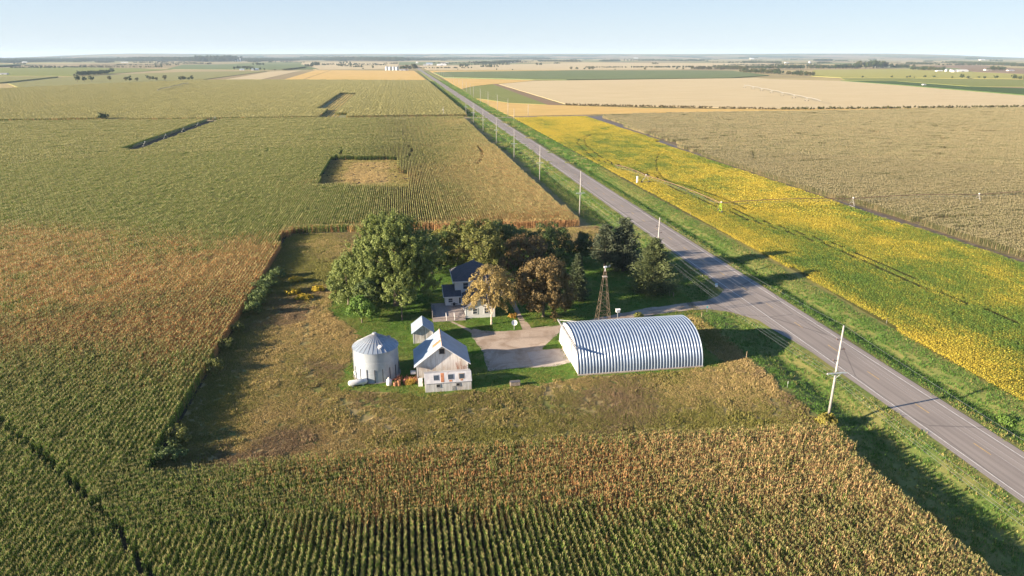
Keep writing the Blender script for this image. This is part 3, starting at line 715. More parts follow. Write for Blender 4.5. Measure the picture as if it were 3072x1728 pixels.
# ------------------------------------------------------------------ arched metal shed
def arch_shed():
    x0, x1, yc, hw_, H = 29.05, 52.6, 115.2, 7.65, 6.35
    root = empty('arched_shed', (x0, yc, 0), 'long galvanised arched metal shed with ribbed round roof', 'shed')
    na, e = 46, 2.25
    def prof(off):
        pts = []
        for i in range(na+1):
            a = math.pi*i/na; c, s = math.cos(a), math.sin(a)
            py = (hw_+off)*math.copysign(abs(c)**(2/e), -c); pz = (H+off)*abs(s)**(2/e)
            pts.append((yc+py, max(pz, 0.0)))
        return pts
    ribs = 41; per = 8; n = ribs*per
    V = []; F = []
    for i in range(n+1):
        x = x0+(x1-x0)*i/n; off = .095*math.cos(2*math.pi*i/per)
        V += [(x, py, pz) for py, pz in prof(off)]
    k = na+1
    for i in range(n):
        for j in range(na): F.append((i*k+j, (i+1)*k+j, (i+1)*k+j+1, i*k+j+1))
    MB().add(V, F).build('arched_roof', M_galv, root, True)
    # low concrete footings
    MB().box(x0-.05, x1+.05, yc-hw_-.3, yc-hw_, 0, .22).build('footing', M_conc, root); MB().box(x0-.05, x1+.05, yc+hw_, yc+hw_+.3, 0, .22).build('footing', M_conc, root)
    inner = [(y, z) for y, z in prof(-.2)]
    dy0, dy1, dh = 112.85, 119.3, 4.35
    m = MB()
    def wallcol(ya, yb, zlow):
        ys_ = [y for y, z in inner if ya < y < yb]; ys_ = [ya]+ys_+[yb]
        zz = lambda yy: np.interp(yy, [q[0] for q in inner], [q[1] for q in inner])
        for a, b in zip(ys_[:-1], ys_[1:]):
            if zz(a) > zlow+.02 or zz(b) > zlow+.02:
                for xx in (x0+.06,): m.quad((xx,b,zlow),(xx,a,zlow),(xx,a,max(zlow, zz(a))),(xx,b,max(zlow, zz(b))))
    wallcol(inner[0][0], dy0, 0); wallcol(dy0, dy1, dh); wallcol(dy1, inner[-1][0], 0)
    m.build('end_wall', sheetmetal('white_end_panels', (.70,.71,.73), 1, .3, .15, .5, None, .5, .02), root)
    m = MB(); xx = x1-.06
    for (a, za), (b, zb) in zip(inner[:-1], inner[1:]): m.quad((xx,a,0),(xx,b,0),(xx,b,zb),(xx,a,za))
    m.build('end_wall', M_wpanel, root)
    d = MB()
    d.box(x0-.10, x0-.03, dy0+.02, dy1-.12, .08, dh+.15)
    dr = d.build('sliding_door', M_wpanel, root)
    fr = MB()
    for q in np.linspace(dy0+.3, dy1-.4, 9): fr.box(x0-.125, x0-.1, q-.02, q+.02, .1, dh+.1)
    fr.build('door_rib', M_trim, dr)
    MB().box(x0-.16, x0-.0, dy1-.10, dy1+.18, 0, dh+.3).build('door_post', M_red, root)
    MB().box(x0-.14, x0-.0, dy0-.12, dy0+.0, 0, dh+.2).build('door_post', M_steel, root)
    r = MB(); rx = x0-.32
    r.box(rx-.10, rx+.10, 107.5, 123.0, 4.62, 4.88)
    for q in np.linspace(108.2, 122.4, 9): r.box(rx-.13, rx+.13, q-.06, q+.06, 4.56, 4.93)
    rail = r.build('door_rail', M_steel, root)
    for a_, b_, r_ in (((rx, 122.8, 4.75), (x0+2.6, 117.9, 6.1), .06), ((rx, 107.8, 4.75), (x0+.8, 110.4, 4.9), .05), ((rx, 118.5, 4.8), (x0+.1, 118.5, 5.0), .05), ((rx, 112.0, 4.8), (x0+.1, 112.0, 5.2), .05)): MB().tube([a_, b_], r_, 5).build('brace', M_steel, rail)
arch_shed()

# ------------------------------------------------------------------ grain bin
def grain_bin():
    cx, cy, r, he, ha = -6.5, 113.9, 3.95, 5.6, 7.85
    root = empty('grain_bin', (cx, cy, 0), 'round galvanised grain bin with cone roof left of the barn', 'grain bin')
    w_ = MB()
    for i, (a, b) in enumerate(((0,1.9),(1.9,3.75),(3.75,5.6))):
        w_.lathe([(r-.008*i, a), (r-.008*i, b)], cx, cy, 64, False)
    w_.build('wall', M_bin, root, True)
    for z in (1.9, 3.75):
        MB().lathe([(r+.0, z-.03),(r+.03, z),(r-.01, z+.03)], cx, cy, 64, False).build('hoop', M_steel, root, True)
    MB().lathe([(r+.12, he-.06),(r+.12, he),(.38, ha-.12)], cx, cy, 60, True).build('roof', M_binroof, root)
    rb = MB()
    for k in range(30):
        a = 2*math.pi*k/30; c, s = math.cos(a), math.sin(a)
        rb.tube([(cx+(r+.1)*c, cy+(r+.1)*s, he+.03), (cx+.4*c, cy+.4*s, ha-.08)], .045, 4)
    rb.build('roof_ribs', M_steel, root)
    MB().lathe([(.42, ha-.16),(.42, ha+.05),(.30, ha+.16)], cx, cy, 16).build('cap', M_steel, root)
    ring = MB(); ring.tube([(cx+2.1*math.cos(a), cy+2.1*math.sin(a), he+(ha-he)*(1-2.1/r)+.12) for a in np.linspace(0, 2*math.pi, 33)], .035, 4, False); ring.build('roof_ring', M_steel, root)
    for k in range(18):
        a = 2*math.pi*(k+.35)/18; c, s = math.cos(a), math.sin(a)
        m = MB(); w2 = .075
        m.add([(cx+(r+d)*c-s*e, cy+(r+d)*s+c*e, z) for z in (0, 2.55) for d, e in ((.0,-w2),(.07,-w2),(.07,w2),(.0,w2))],
              [(0,1,5,4),(1,2,6,5),(2,3,7,6),(4,5,6,7)])
        m.build('stiffener', plain('dark_stiffener', (.10,.11,.13), .5, .4, .2) if k == 0 else bpy.data.materials['dark_stiffener'], root)
    a = R(-100); h = MB(); px, py = cx+2.9*math.cos(R(-72)), cy+2.9*math.sin(R(-72)); hz = he+(ha-he)*(1-2.9/r)
    h.tube([(px, py, hz+.0), (px-.02, py-.18, hz+.35)], .33, 12); h.build('roof_hatch', M_trim, root)
    px, py = cx+2.9*math.cos(R(35)), cy+2.9*math.sin(R(35)); MB().tube([(px, py, hz), (px+.1, py+.07, hz+.3)], .3, 10).build('roof_vent', M_steel, root)
    l = MB(); a = R(198); c, s = math.cos(a), math.sin(a)
    for e in (-.2, .2): l.tube([(cx+(r+.16)*c-s*e, cy+(r+.16)*s+c*e, .3), (cx+(r+.16)*c-s*e, cy+(r+.16)*s+c*e, he+.5)], .025, 4)
    for z in np.arange(.5, 6, .32): l.tube([(cx+(r+.16)*c+s*.2, cy+(r+.16)*s-c*.2, z), (cx+(r+.16)*c-s*.2, cy+(r+.16)*s+c*.2, z)], .02, 4)
    l.build('ladder', M_steel, root)
    m = MB(); c, s = math.cos(R(205)), math.sin(R(205)); m.tube([(cx+(r-.1)*c, cy+(r-.1)*s, 1.3),(cx+(r+.28)*c, cy+(r+.28)*s, 1.3)], .33, 14); m.build('fan_housing', M_trim, root)
    MB().lathe([(r+.25, 0),(r+.25, .12),(r-.1, .12)], cx, cy, 48, True).build('foundation', M_conc, root)
grain_bin()

# ------------------------------------------------------------------ gabled buildings
def gable(root, x0, x1, y0, y1, he, hr, ov, ovy, mwall, mside, mroof, th=.07, wall_name='wall', roof_name='roof'):
    xc = (x0+x1)/2
    w_ = MB(); w_.add([(x0,y0,0),(x1,y0,0),(x1,y0,he),(xc,y0,hr-.05),(x0,y0,he)], [(0,1,2,3,4)]); w_.build(wall_name, mwall, root)
    w_ = MB(); w_.add([(x0,y1,0),(x1,y1,0),(x1,y1,he),(xc,y1,hr-.05),(x0,y1,he)], [(4,3,2,1,0)]); w_.build(wall_name, mwall, root)
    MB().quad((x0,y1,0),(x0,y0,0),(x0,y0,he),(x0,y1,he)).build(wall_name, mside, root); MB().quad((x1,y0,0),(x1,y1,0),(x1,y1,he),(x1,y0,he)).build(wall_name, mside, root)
    sl = (hr-he)/((x1-x0)/2); r_ = MB(); a, b = y0-ovy, y1+ovy; zE = he-ov*sl
    r_.plate([(x0-ov,a,zE+.05),(xc,a,hr+.05),(xc,b,hr+.05),(x0-ov,b,zE+.05)], (-sl,0,1), th)
    r_.plate([(xc,a,hr+.05),(x1+ov,a,zE+.05),(x1+ov,b,zE+.05),(xc,b,hr+.05)], (sl,0,1), th)
    return r_.build(roof_name, mroof, root), sl, zE

def window(root, x0, x1, z0, z1, y, frame=M_trim, pane=M_glass, name='window', muntin=True):
    f = MB(); t_ = .09
    f.box(x0-t_, x1+t_, y-.05, y-.003, z1, z1+t_); f.box(x0-t_, x1+t_, y-.07, y-.003, z0-t_, z0)
    f.box(x0-t_, x0, y-.05, y-.003, z0, z1); f.box(x1, x1+t_, y-.05, y-.003, z0, z1)
    if muntin: f.box(x0, x1, y-.045, y-.008, (z0+z1)/2-.03, (z0+z1)/2+.03)
    o = f.build(name, frame, root)
    MB().box(x0, x1, y-.025, y-.004, z0, z1).build('pane', pane, o); return o

def barn():
    x0, x1, y0, y1, he, hr = .55, 9.6, 110.6, 117.4, 2.8, 6.25
    root = empty('barn', ((x0+x1)/2, y0, 0), 'weathered white gabled barn with tin roof and rusty ridge', 'barn')
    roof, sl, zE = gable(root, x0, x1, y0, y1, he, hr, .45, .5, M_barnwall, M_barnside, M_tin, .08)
    xc = (x0+x1)/2
    # flared rusty sheet and rust along the ridge
    def pl(xa, xb, ya, yb, mat, nm, par):
        za = hr+.058-(xc-xa)*sl; zb = hr+.058-(xc-xb)*sl
        MB().plate([(xa,ya,za),(xb,ya,zb),(xb,yb,zb),(xa,yb,za)], (-sl,0,1), .006).build(nm, mat, par)
    pl(xc-1.55, xc-.05, y0+1.5, y0+2.55, M_rust, 'rusty_sheet', roof)
    rc = MB(); rc.tube([(xc, y0-.52, hr+.07), (xc, y1+.52, hr+.07)], .09, 6); rc.build('ridge_cap', plain('rusty_ridge', (.52,.36,.27), .7, 0, .5, 1.2), roof)
    fa = MB()
    for s in (-1, 1):
        xe = xc+s*((x1-x0)/2+.46)
        fa.plate([(xc,y0-.51,hr-.10),(xc,y0-.51,hr+.06),(xe,y0-.51,zE+.06),(xe,y0-.51,zE-.10)], (0,-1,0), .04)
    fa.build('bargeboard', M_trim, root)
    h = MB(); h.box(xc-.42, xc+.42, y0-.03, y0-.004, 4.55, 5.5); hd = h.build('hay_door', M_dark, root)
    f = MB(); f.box(xc-.5, xc-.42, y0-.05, y0-.004, 4.5, 5.55); f.box(xc+.42, xc+.5, y0-.05, y0-.004, 4.5, 5.55); f.box(xc-.42, xc+.42, y0-.05, y0-.004, 5.5, 5.57); f.build('frame', M_wood, hd)
    for xa in (x0-.02, x1-.14): MB().box(xa, xa+.16, y0-.03, y0-.003, 0, he).build('corner_board', M_trim, root)
barn()

def hen_house():
    x0, x1, y0, y1 = 1.8, 9.65, 105.1, 109.2
    he, hr, yr, hb = 1.72, 2.95, 106.25, 1.9
    root = empty('low_shed', ((x0+x1)/2, y0, 0), 'low white shed with square roof windows, in front of the barn', 'shed')
    MB().quad((x0,y0,0),(x1,y0,0),(x1,y0,he),(x0,y0,he)).build('wall', M_lean, root); MB().quad((x1,y1,0),(x0,y1,0),(x0,y1,hb),(x1,y1,hb)).build('wall', M_lean, root)
    MB().add([(x0,y0,0),(x0,y1,0),(x0,y1,hb),(x0,yr,hr-.04),(x0,y0,he)], [(4,3,2,1,0)]).build('wall', M_barnside, root); MB().add([(x1,y0,0),(x1,y1,0),(x1,y1,hb),(x1,yr,hr-.04),(x1,y0,he)], [(0,1,2,3,4)]).build('wall', M_barnside, root)
    d = Vector((0, yr-y0, hr-he)).normalized(); nrm = (0, -d.z, d.y)
    ya, za = y0-d.y*.12, he-d.z*.12
    r_ = MB(); r_.plate([(x0-.1,ya-.03,za+.03),(x1+.1,ya-.03,za+.03),(x1+.1,yr,hr+.05),(x0-.1,yr,hr+.05)], nrm, .05)
    nb = (0, (hr-hb)/(y1-yr), 1)
    r_.plate([(x0-.1,yr,hr+.05),(x1+.1,yr,hr+.05),(x1+.1,y1+.2,hb-.0),(x0-.1,y1+.2,hb-.0)], nb, .05)
    roof = r_.build('roof', M_tinx, root)
    def onroof(xa, xb, f0, f1, lift, mat, nm, par):
        L = math.hypot(yr-y0, hr-he); n = Vector(nrm)
        P = lambda x, f: tuple(Vector((x, y0+d.y*L*f, he+d.z*L*f)) + n*(.055+lift))
        return MB().plate([P(xa,f0),P(xb,f0),P(xb,f1),P(xa,f1)], nrm, .03+lift).build(nm, mat, par)
    for xa, wd in ((3.3,.85),(5.75,.9),(7.65,.8)):
        fr = onroof(xa-.08, xa+wd+.08, .22, .82, .012, M_wood if wd < .82 else M_steel, 'roof_window', root)
        onroof(xa, xa+wd, .28, .76, .022, M_glass, 'pane', fr)
    onroof(4.5, 5.05, .02, .98, .006, M_rust, 'rusty_sheet', roof); onroof(5.9, 6.4, .02, .2, .005, M_rust, 'rusty_sheet', roof); onroof(7.8, 8.25, .05, .2, .005, M_rust, 'rusty_sheet', roof)
    for xa in (3.75, 7.1): window(root, xa, xa+.55, .92, 1.38, y0, M_steel, M_dark, 'wall_window', False)
    MB().box(6.35, 6.95, y0-.035, y0-.004, .02, .95).build('hatch', M_steel, root)
hen_house()

def small_shed():
    x0, x1, y0, y1, he, hr = .25, 4.15, 126.4, 131.0, 2.45, 3.95
    root = empty('small_shed', ((x0+x1)/2, y0, 0), 'small white plank shed with tin gable roof between bin and house', 'shed')
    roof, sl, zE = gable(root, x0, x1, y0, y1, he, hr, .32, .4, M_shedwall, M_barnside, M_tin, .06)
    for xa in (x0-.03, x1-.12): MB().box(xa, xa+.15, y0-.03, y0-.003, 0, he).build('corner_board', M_trim, root)
    MB().box(1.45, 2.5, y0-.035, y0-.004, .05, 2.0).build('door', M_shedwall, root)
    xc = (x0+x1)/2
    for ya in (127.6, 129.3):
        za = lambda xa: hr+.056-(xc-xa)*sl
        MB().plate([(x0-.3,ya,za(x0-.3)),(xc-.05,ya,za(xc-.05)),(xc-.05,ya+.22,za(xc-.05)),(x0-.3,ya+.22,za(x0-.3))], (-sl,0,1), .006).build('rusty_seam', plain('stained_seam', (.45,.33,.26), .7), roof)
small_shed()

def house():
    x0, x1, y0, y1, he, ha = 10.3, 19.5, 148, 156.7, 5.55, 9.1
    root = empty('farmhouse', ((x0+x1)/2, y0, 0), 'two-storey white farmhouse with dark hip roof among the trees', 'house')
    MB().box(x0, x1, y0, y1, 0, he).build('wall', M_siding, root)
    ov = .5; xc, yc = (x0+x1)/2, (y0+y1)/2
    E = [(x0-ov,y0-ov,he),(x1+ov,y0-ov,he),(x1+ov,y1+ov,he),(x0-ov,y1+ov,he)]; A = (xc,yc,ha)
    r_ = MB(); r_.add(E+[A], [(0,1,4),(1,2,4),(2,3,4),(3,0,4)]); roof = r_.build('roof', M_shingle, root)
    g = MB()
    for a, b in zip(E, E[1:]+E[:1]): g.tube([Vector(a)-Vector((0,0,.08)), Vector(b)-Vector((0,0,.08))], .10, 4)
    g.build('gutter', M_trim, root)
    s = MB(); s.add([(v[0],v[1],he-.16) for v in E], [(3,2,1,0)]); s.build('soffit', M_trim, root)
    MB().tube([(xc+.3,yc+.2,ha-.4),(xc+.3,yc+.2,ha+.35)], .09, 8).build('vent_pipe', M_steel, root)
    window(root, 12.2, 13.3, 3.55, 5.0, y0); window(root, 16.2, 17.3, 3.55, 5.0, y0)
    # west wing
    wg = MB(); wg.prism([(7.9,145.75),(11.75,145.75),(11.75,147.99),(10.295,147.99),(10.295,150.2),(7.9,150.2)], 0, 2.65); wg.build('wing_wall', M_siding, root)
    w2 = MB(); w2.plate([(7.5,145.35,2.72),(11.6,145.35,2.72),(11.6,147.98,3.35),(7.5,147.98,3.35)], (0,-.24,1), .07); w2.plate([(7.5,147.98,3.35),(10.28,147.98,3.35),(10.28,150.6,3.98),(7.5,150.6,3.98)], (0,-.24,1), .07)
    w2.build('wing_roof', M_shingle, root)
    g = MB(); g.tube([(7.5,145.35,2.66),(11.6,145.35,2.66)], .09, 4); g.tube([(7.48,145.35,2.66),(7.48,150.6,3.9)], .08, 4); g.build('gutter', M_trim, root)
    # south wing with gable roof
    sw = MB(); sx0, sx1, sy0, sy1 = 11.76, 18.2, 138.4, 147.98
    sw.add([(sx0,sy0,0),(sx1,sy0,0),(sx1,sy0,2.5),((sx0+sx1)/2,sy0,4.3),(sx0,sy0,2.5)], [(0,1,2,3,4)]); sw.quad((sx0,sy1,0),(sx0,sy0,0),(sx0,sy0,2.5),(sx0,sy1,2.5)); sw.quad((sx1,sy0,0),(sx1,sy1,0),(sx1,sy1,2.5),(sx1,sy0,2.5))
    sw.build('porch_wall', M_siding, root)
    sl = 1.8/3.22; xm = (sx0+sx1)/2; r2 = MB()
    r2.plate([(sx0-.35,sy0-.3,2.5-.35*sl+.05),(xm,sy0-.3,4.35),(xm,sy1,4.35),(sx0-.35,sy1,2.5-.35*sl+.05)], (-sl,0,1), .07)
    r2.plate([(xm,sy0-.3,4.35),(sx1+.35,sy0-.3,2.5-.35*sl+.05),(sx1+.35,sy1,2.5-.35*sl+.05),(xm,sy1,4.35)], (sl,0,1), .07); r2.build('porch_roof', M_shingle, root)
    g = MB(); g.tube([(sx0-.36,sy0-.3,2.3),(sx0-.36,sy1-.1,2.3)], .09, 4); g.build('gutter', M_trim, root)
    f = MB(); f.box(sx0-.03, sx0+.12, sy0-.03, sy0-.003, 0, 2.5); f.build('corner_board', M_trim, root)
    window(root, 13.4, 14.3, 1.0, 2.2, sy0); window(root, 15.9, 16.8, 1.0, 2.2, sy0)
    d = MB(); d.box(10.75, 11.6, 145.69, 145.745, .58, 2.6); dd = d.build('door', M_trim, root); MB().box(10.98, 11.37, 145.66, 145.688, 1.0, 2.35).build('door_glass', M_dark, dd)
    window(root, 8.6, 9.5, 1.3, 2.2, 145.75)
house()

def deck():
    x0, x1, y0, y1 = 4.6, 11.7, 138.3, 145.7
    root = empty('deck', ((x0+x1)/2, y0, 0), 'wooden deck with side bench and front steps at the farmhouse', 'deck')
    MB().prism([(x0,y0),(x1,y0),(x1,y1),(7.85,y1),(7.85,147.6),(x0+.3,147.6),(x0+.3,y1),(x0,y1)], .42, .56).build('floor', M_deck, root)
    MB().prism([(x0+.05,y0+.05),(x1-.05,y0+.05),(x1-.05,y1-.1),(x0+.05,y1-.1)], 0, .41).build('skirt', M_wood, root)
    s = MB(); s.box(x0, x1, y0-.45, y0-.005, 0, .36); s.box(x0, x1, y0-.95, y0-.455, 0, .18); s.build('steps', M_deck, root)
    b = MB(); b.box(x0+.05, x0+.75, y0+.4, y1-.2, .9, 1.0); b.box(x0+.0, x0+.1, y0+.3, y1-.1, .56, 1.5); b.build('bench', plain('grey_bench_boards', (.22,.21,.21), .8, 0, .3, 2), root)
    for xa in (7.55, 9.3):
        h = MB(); h.tube([(xa,y0-.85,.18),(xa,y0-.85,1.15)], .05, 6); h.tube([(xa,y0+.5,.56),(xa,y0+.5,1.5)], .05, 6); h.tube([(xa,y0-.85,1.13),(xa,y0+.5,1.48)], .04, 6); h.build('handrail', M_trim, root)
deck()
def grill():
    x, y, z = 9.75, 144.3, .56
    root = empty('barbecue_grill', (x, y, z), 'black kettle barbecue grill on the deck', 'grill')
    MB().lathe([(.05,z+.55),(.26,z+.62),(.34,z+.8),(.36,z+.9)], x, y, 18, False, True).build('bowl', M_dark, root, True)
    MB().lathe([(.36,z+.905),(.31,z+1.05),(.15,z+1.15),(.03,z+1.18)], x, y, 18).build('lid', M_dark, root, True)
    for a in (90, 210, 330):
        c, s = math.cos(R(a)), math.sin(R(a)); MB().tube([(x+.2*c,y+.2*s,z+.62),(x+.34*c,y+.34*s,z)], .025, 5).build('leg', M_dark, root)
    MB().box(x-.75, x-.38, y-.2, y+.2, z+.82, z+.86).build('side_shelf', M_dark, root); MB().box(x+.38, x+.75, y-.2, y+.2, z+.82, z+.86).build('side_shelf', M_dark, root)
grill()
# ------------------------------------------------------------------ trees
def bark(name, a, b):
    t = NT(name); p = t.pos(); f = t.noise(t.scale(p, (3,3,.6)), 1.0, 4, .7)
    return t.bsdf(t.mix(t.rng(f, .35, .65), a, b), .9, 0, t.bump(f, .6, .05), .1)
M_bark = bark('grey_bark', (.10,.08,.062), (.22,.185,.15)); M_birch = bark('pale_birch_bark', (.26,.21,.165), (.56,.50,.43)); M_pbark = bark('pine_bark', (.10,.07,.05), (.22,.165,.125))
def unit(v): return v/np.maximum(np.linalg.norm(v, axis=-1, keepdims=True), 1e-9)
def crown_np(lobes, ncl, nlf, cr, leaf, seed, sweep=0.0, droop=0.0, zmin=.4, asp=.7, inner=.3):
    g = np.random.default_rng(seed); L = np.array(lobes, float)
    wgt = (L[:,3]*L[:,4]+L[:,3]*L[:,5]+L[:,4]*L[:,5]); wgt /= wgt.sum()
    li = g.choice(len(L), ncl, p=wgt); d = unit(g.normal(0, 1, (ncl, 3))); d[:,2] = np.where(d[:,2] < -.55, -d[:,2], d[:,2])
    rad = np.where(g.random(ncl) < inner, g.uniform(.35, .8, ncl), g.uniform(.80, 1.17, ncl))
    C = L[li,:3] + d*L[li,3:]*rad[:,None]; C[:,2] = np.maximum(C[:,2], zmin+cr*.4)
    out = unit(d*np.array([1,1,.8])); r = cr*g.uniform(.6, 1.35, ncl); tone = g.random(ncl)
    k = np.repeat(np.arange(ncl), nlf); m = len(k)
    o = unit(g.normal(0, 1, (m, 3)))*(g.random((m, 1))**.45); ax = unit(out[k]*.6+np.array([0,0,1.0])*sweep-np.array([0,0,1.0])*droop)
    if sweep or droop:
        s = (o*ax).sum(1, keepdims=True); o = o*.72 + ax*s*.9
    P = C[k] + o*r[k][:,None]; P[:,2] = np.maximum(P[:,2], .15)
    nr = unit(o*.8+out[k]*.5+g.normal(0, .55, (m, 3))+np.array([0,0,.3]))
    a = unit(np.cross(nr, g.normal(0, 1, (m, 3)) + ax*2.0*(sweep+droop > 0))); b = np.cross(nr, a)
    if sweep or droop: a, b = b, a
    s = leaf*g.uniform(.65, 1.35, (m, 1))*.5
    V = np.stack([P-a*s-b*s*asp, P+a*s*1.1-b*s*asp*.5, P+a*s+b*s*asp, P-a*s*.8+b*s*asp*.7], 1).reshape(-1, 3)
    return V, np.clip(tone[k]*.5+g.random(m)*.5, 0, 1), g.random(m)*.55+tone[k]*.45, C
def limbs(h, r, C, seed, nl=9, fork=.3, lean=0):
    g = np.random.default_rng(seed); m = MB()
    top = np.array([lean, 0, h*.62]); m.tube([(0,0,-.1),(0,0,.25),(lean*.3,.05,h*fork),(lean*.7,-.05,h*.5),tuple(top)], [r*1.5,r*1.1,r*.8,r*.5,r*.22], 8)
    for c in C[g.choice(len(C), min(nl, len(C)), replace=False)]:
        z0 = min(h*g.uniform(fork*.75, .58), c[2]*.8); s = np.array([lean*z0/h, 0, z0]); mid = s*.45+c*.55+np.array([0,0,.35*g.random()]); mid[2] = max(mid[2], z0*.9)
        m.tube([tuple(s), tuple(mid), tuple(s*.08+c*.92)], [r*.38, r*.24, r*.07], 5)
    return m
def tree(name, loc, label, cat, mat, lobes, ncl, nlf, cr, leaf, seed, h, r, bk=None, sweep=0., droop=0., group=None, zmin=.4, nl=9, asp=.7, fork=.3, inner=.3):
    root = empty(name, (loc[0], loc[1], 0), label, cat, group)
    V, rn, r2, C = crown_np(lobes, ncl, nlf, cr, leaf, seed, sweep, droop, zmin, asp, inner)
    me = np_mesh('crown', V, np.arange(len(V)).reshape(-1,4), mat, {'rnd': rn, 'rnd2': r2}); link('crown', me, root)
    limbs(h, r, C, seed+1, nl, fork).build('trunk', bk or M_bark, root, world=False)
    return root
def conifer(name, loc, label, mat, h, rm, zb, seed, nb=9, step=.55, nq=34, leaf=.42, bk=None, shape=.85, tip=.35, fat=1.0):
    g = np.random.default_rng(seed); root = empty(name, (loc[0], loc[1], 0), label, 'tree')
    Ps, As, T, Cc = [], [], [], []
    z = zb
    while z < h-.25:
        f = (z-zb)/(h-zb); rr = rm*((1-f)**shape)*(.55+.45*min(1, f*6+.25))
        for k in range(max(4, int(nb*(1-f*.45)))):
            a = g.random()*6.283; L = rr*g.uniform(.6, 1.15); zz = z+g.normal(0, .22)
            t_ = g.random(nq)**.65; sp = (.16+.26*t_)*fat*(.5+.5*(1-f))
            dirv = np.array([math.cos(a), math.sin(a), 0]); dz = -.28*L*t_ + tip*L*t_**2.5
            p = np.array([0,0,zz]) + dirv*(L*t_)[:,None]; p[:,2] += dz; p += g.normal(0, 1, (nq, 3))*sp[:,None]*np.array([1,1,.6])
            Ps.append(p); As.append(np.tile(dirv+np.array([0,0,.25]), (nq, 1))); T.append(np.full(nq, g.random())); Cc.append(np.array([dirv[0]*L*.8, dirv[1]*L*.8, zz-.15*L]))
        z += step*(1-.35*f)
    P = np.concatenate(Ps); A = np.concatenate(As); T = np.concatenate(T); m = len(P); P[:,2] = np.clip(P[:,2], .25, h+.3)
    a = unit(A+g.normal(0, .45, (m, 3))); nr = unit(np.cross(a, g.normal(0, 1, (m, 3)))+np.array([0,0,.35])); b = unit(np.cross(nr, a)); s = leaf*g.uniform(.6, 1.3, (m, 1))*.5
    V = np.stack([P-a*s-b*s*.30, P+a*s-b*s*.25, P+a*s+b*s*.25, P-a*s+b*s*.30], 1).reshape(-1, 3)
    link('crown', np_mesh('crown', V, np.arange(4*m).reshape(-1,4), mat, {'rnd': T, 'rnd2': np.clip(T*.5+g.random(m)*.5, 0, 1)}), root)
    t = MB(); t.tube([(0,0,-.1),(0,0,.3),(0,0,h*.5),(0,0,h*.97)], [rm*.075+.08, rm*.06+.06, .1, .03], 7)
    for c in [Cc[i] for i in g.choice(len(Cc), min(14, len(Cc)), replace=False)]: t.tube([(0,0,c[2]+.3), tuple(c)], [.06,.02], 4)
    t.build('trunk', bk or M_pbark, root, world=False); return root
FM = lambda n, c, v=.35, tr=.28: leafmat(n, c, None, None, tr, v)
F_maple = FM('silver_maple_leaf', (.185,.232,.066), .25, .36); F_grn = FM('bright_green_leaf', (.13,.225,.042)); F_olive = FM('olive_leaf', (.168,.182,.050)); F_dk = FM('dark_green_leaf', (.080,.120,.036))
F_birch = FM('golden_birch_leaf', (.36,.28,.11), .4, .35); F_orange = FM('orange_brown_leaf', (.185,.135,.055), .35); F_red = FM('dull_red_leaf', (.15,.105,.045), .35)
F_spr = FM('spruce_needle', (.095,.120,.048), .4, .15); F_blue = FM('blue_spruce_needle', (.066,.088,.042), .35, .12); F_pine = FM('dark_pine_needle', (.075,.095,.055), .4, .12)
F_bush = FM('pale_green_bush_leaf', (.135,.185,.060)); F_dead = FM('dead_twig', (.27,.20,.165), .3, .0); F_yel = FM('yellowing_leaf', (.24,.215,.045))
F_gold = leafmat('goldenrod_flower', (.095,.125,.03), (.55,.40,.02), None, .3, .3)

tree('maple_tree', (-3.2,149), 'tallest tree, broad pale green maple left of the farmhouse', 'tree', F_maple,
     [(0,0,12.3,8.4,7.6,7.2),(-.4,0,16.6,6.0,5.8,4.8),(4.8,-1,10.8,5.6,5.4,6.2),(-5.4,0,10.0,5.2,5.2,6.2),(1,-5,8.2,6.8,4,5.8),(5,0,6.5,5.2,4.8,4.8),(-4.5,-3.5,5.6,5,4.2,4.6)], 1150, 62, .72, .30, 1, 20, .55, sweep=.75, nl=16, inner=.42)
tree('maple_tree', (-1.9,139.6), 'small maple with bare lower trunk in front of the tallest tree', 'tree', F_maple, [(0,.5,6.8,3.4,3.0,2.9),(1.2,0,5.2,2.4,2.2,1.8)], 80, 70, .75, .30, 2, 9, .17, sweep=.5, fork=.4, zmin=2.8)
tree('leafy_tree', (-14,151.5), 'rounded green tree at the left edge of the lawn', 'tree', F_maple, [(0,0,5.6,3.9,4.4,4.6),(1.8,3,7.5,3.4,3.4,3.4),(-.6,-3,3.4,3,3,3)], 150, 75, .9, .34, 3, 10, .22)
tree('leafy_tree', (-8.3,143.2), 'dark blue-green tree between the bright bush and the tallest maple', 'tree', F_dk, [(0,0,4.6,3.2,2.8,3.8)], 80, 70, .85, .33, 33, 8, .2)
tree('round_bush', (-10.4,139.6), 'bright green rounded bush at the front left of the trees', 'bush', F_grn, [(0,0,2.7,2.7,2.4,2.7),(1.6,.5,2.2,2,2,2.2)], 90, 75, .75, .28, 4, 5, .14, zmin=.1)
tree('leafy_tree', (6.2,172), 'dark green tree directly behind the left corner of the farmhouse', 'tree', F_dk, [(0, 0, 6.4, 4.41, 4.41, 5.1), (0, -1, 2.6, 3.8, 3.42, 2.4)], 90, 70, 1, .36, 5, 9, .22)
tree('leafy_tree', (9.5,184), 'small yellowing tree at the back edge of the grove by the corn', 'tree', F_yel, [(0,0,4.6,3.2,3,3.6)], 70, 65, .85, .32, 6, 7, .18)
tree('leafy_tree', (13.0,175), 'olive tree behind the farmhouse, next to the tallest maple', 'tree', F_olive, [(0, 0, 7.2, 5.34, 4.87, 5.34), (0, -1, 2.6, 4.6, 3.7800000000000002, 2.4)], 120, 70, 1, .36, 7, 10, .24)
tree('leafy_tree', (18.6,169), 'olive-brown tree standing right behind the farmhouse roof', 'tree', F_olive, [(0, 0, 8, 5.8, 5.34, 6.03), (2, -2, 5.6, 4.64, 4.06, 4.64), (0, -1, 2.6, 5, 4.14, 2.4)], 150, 72, 1.05, .36, 8, 12, .28)
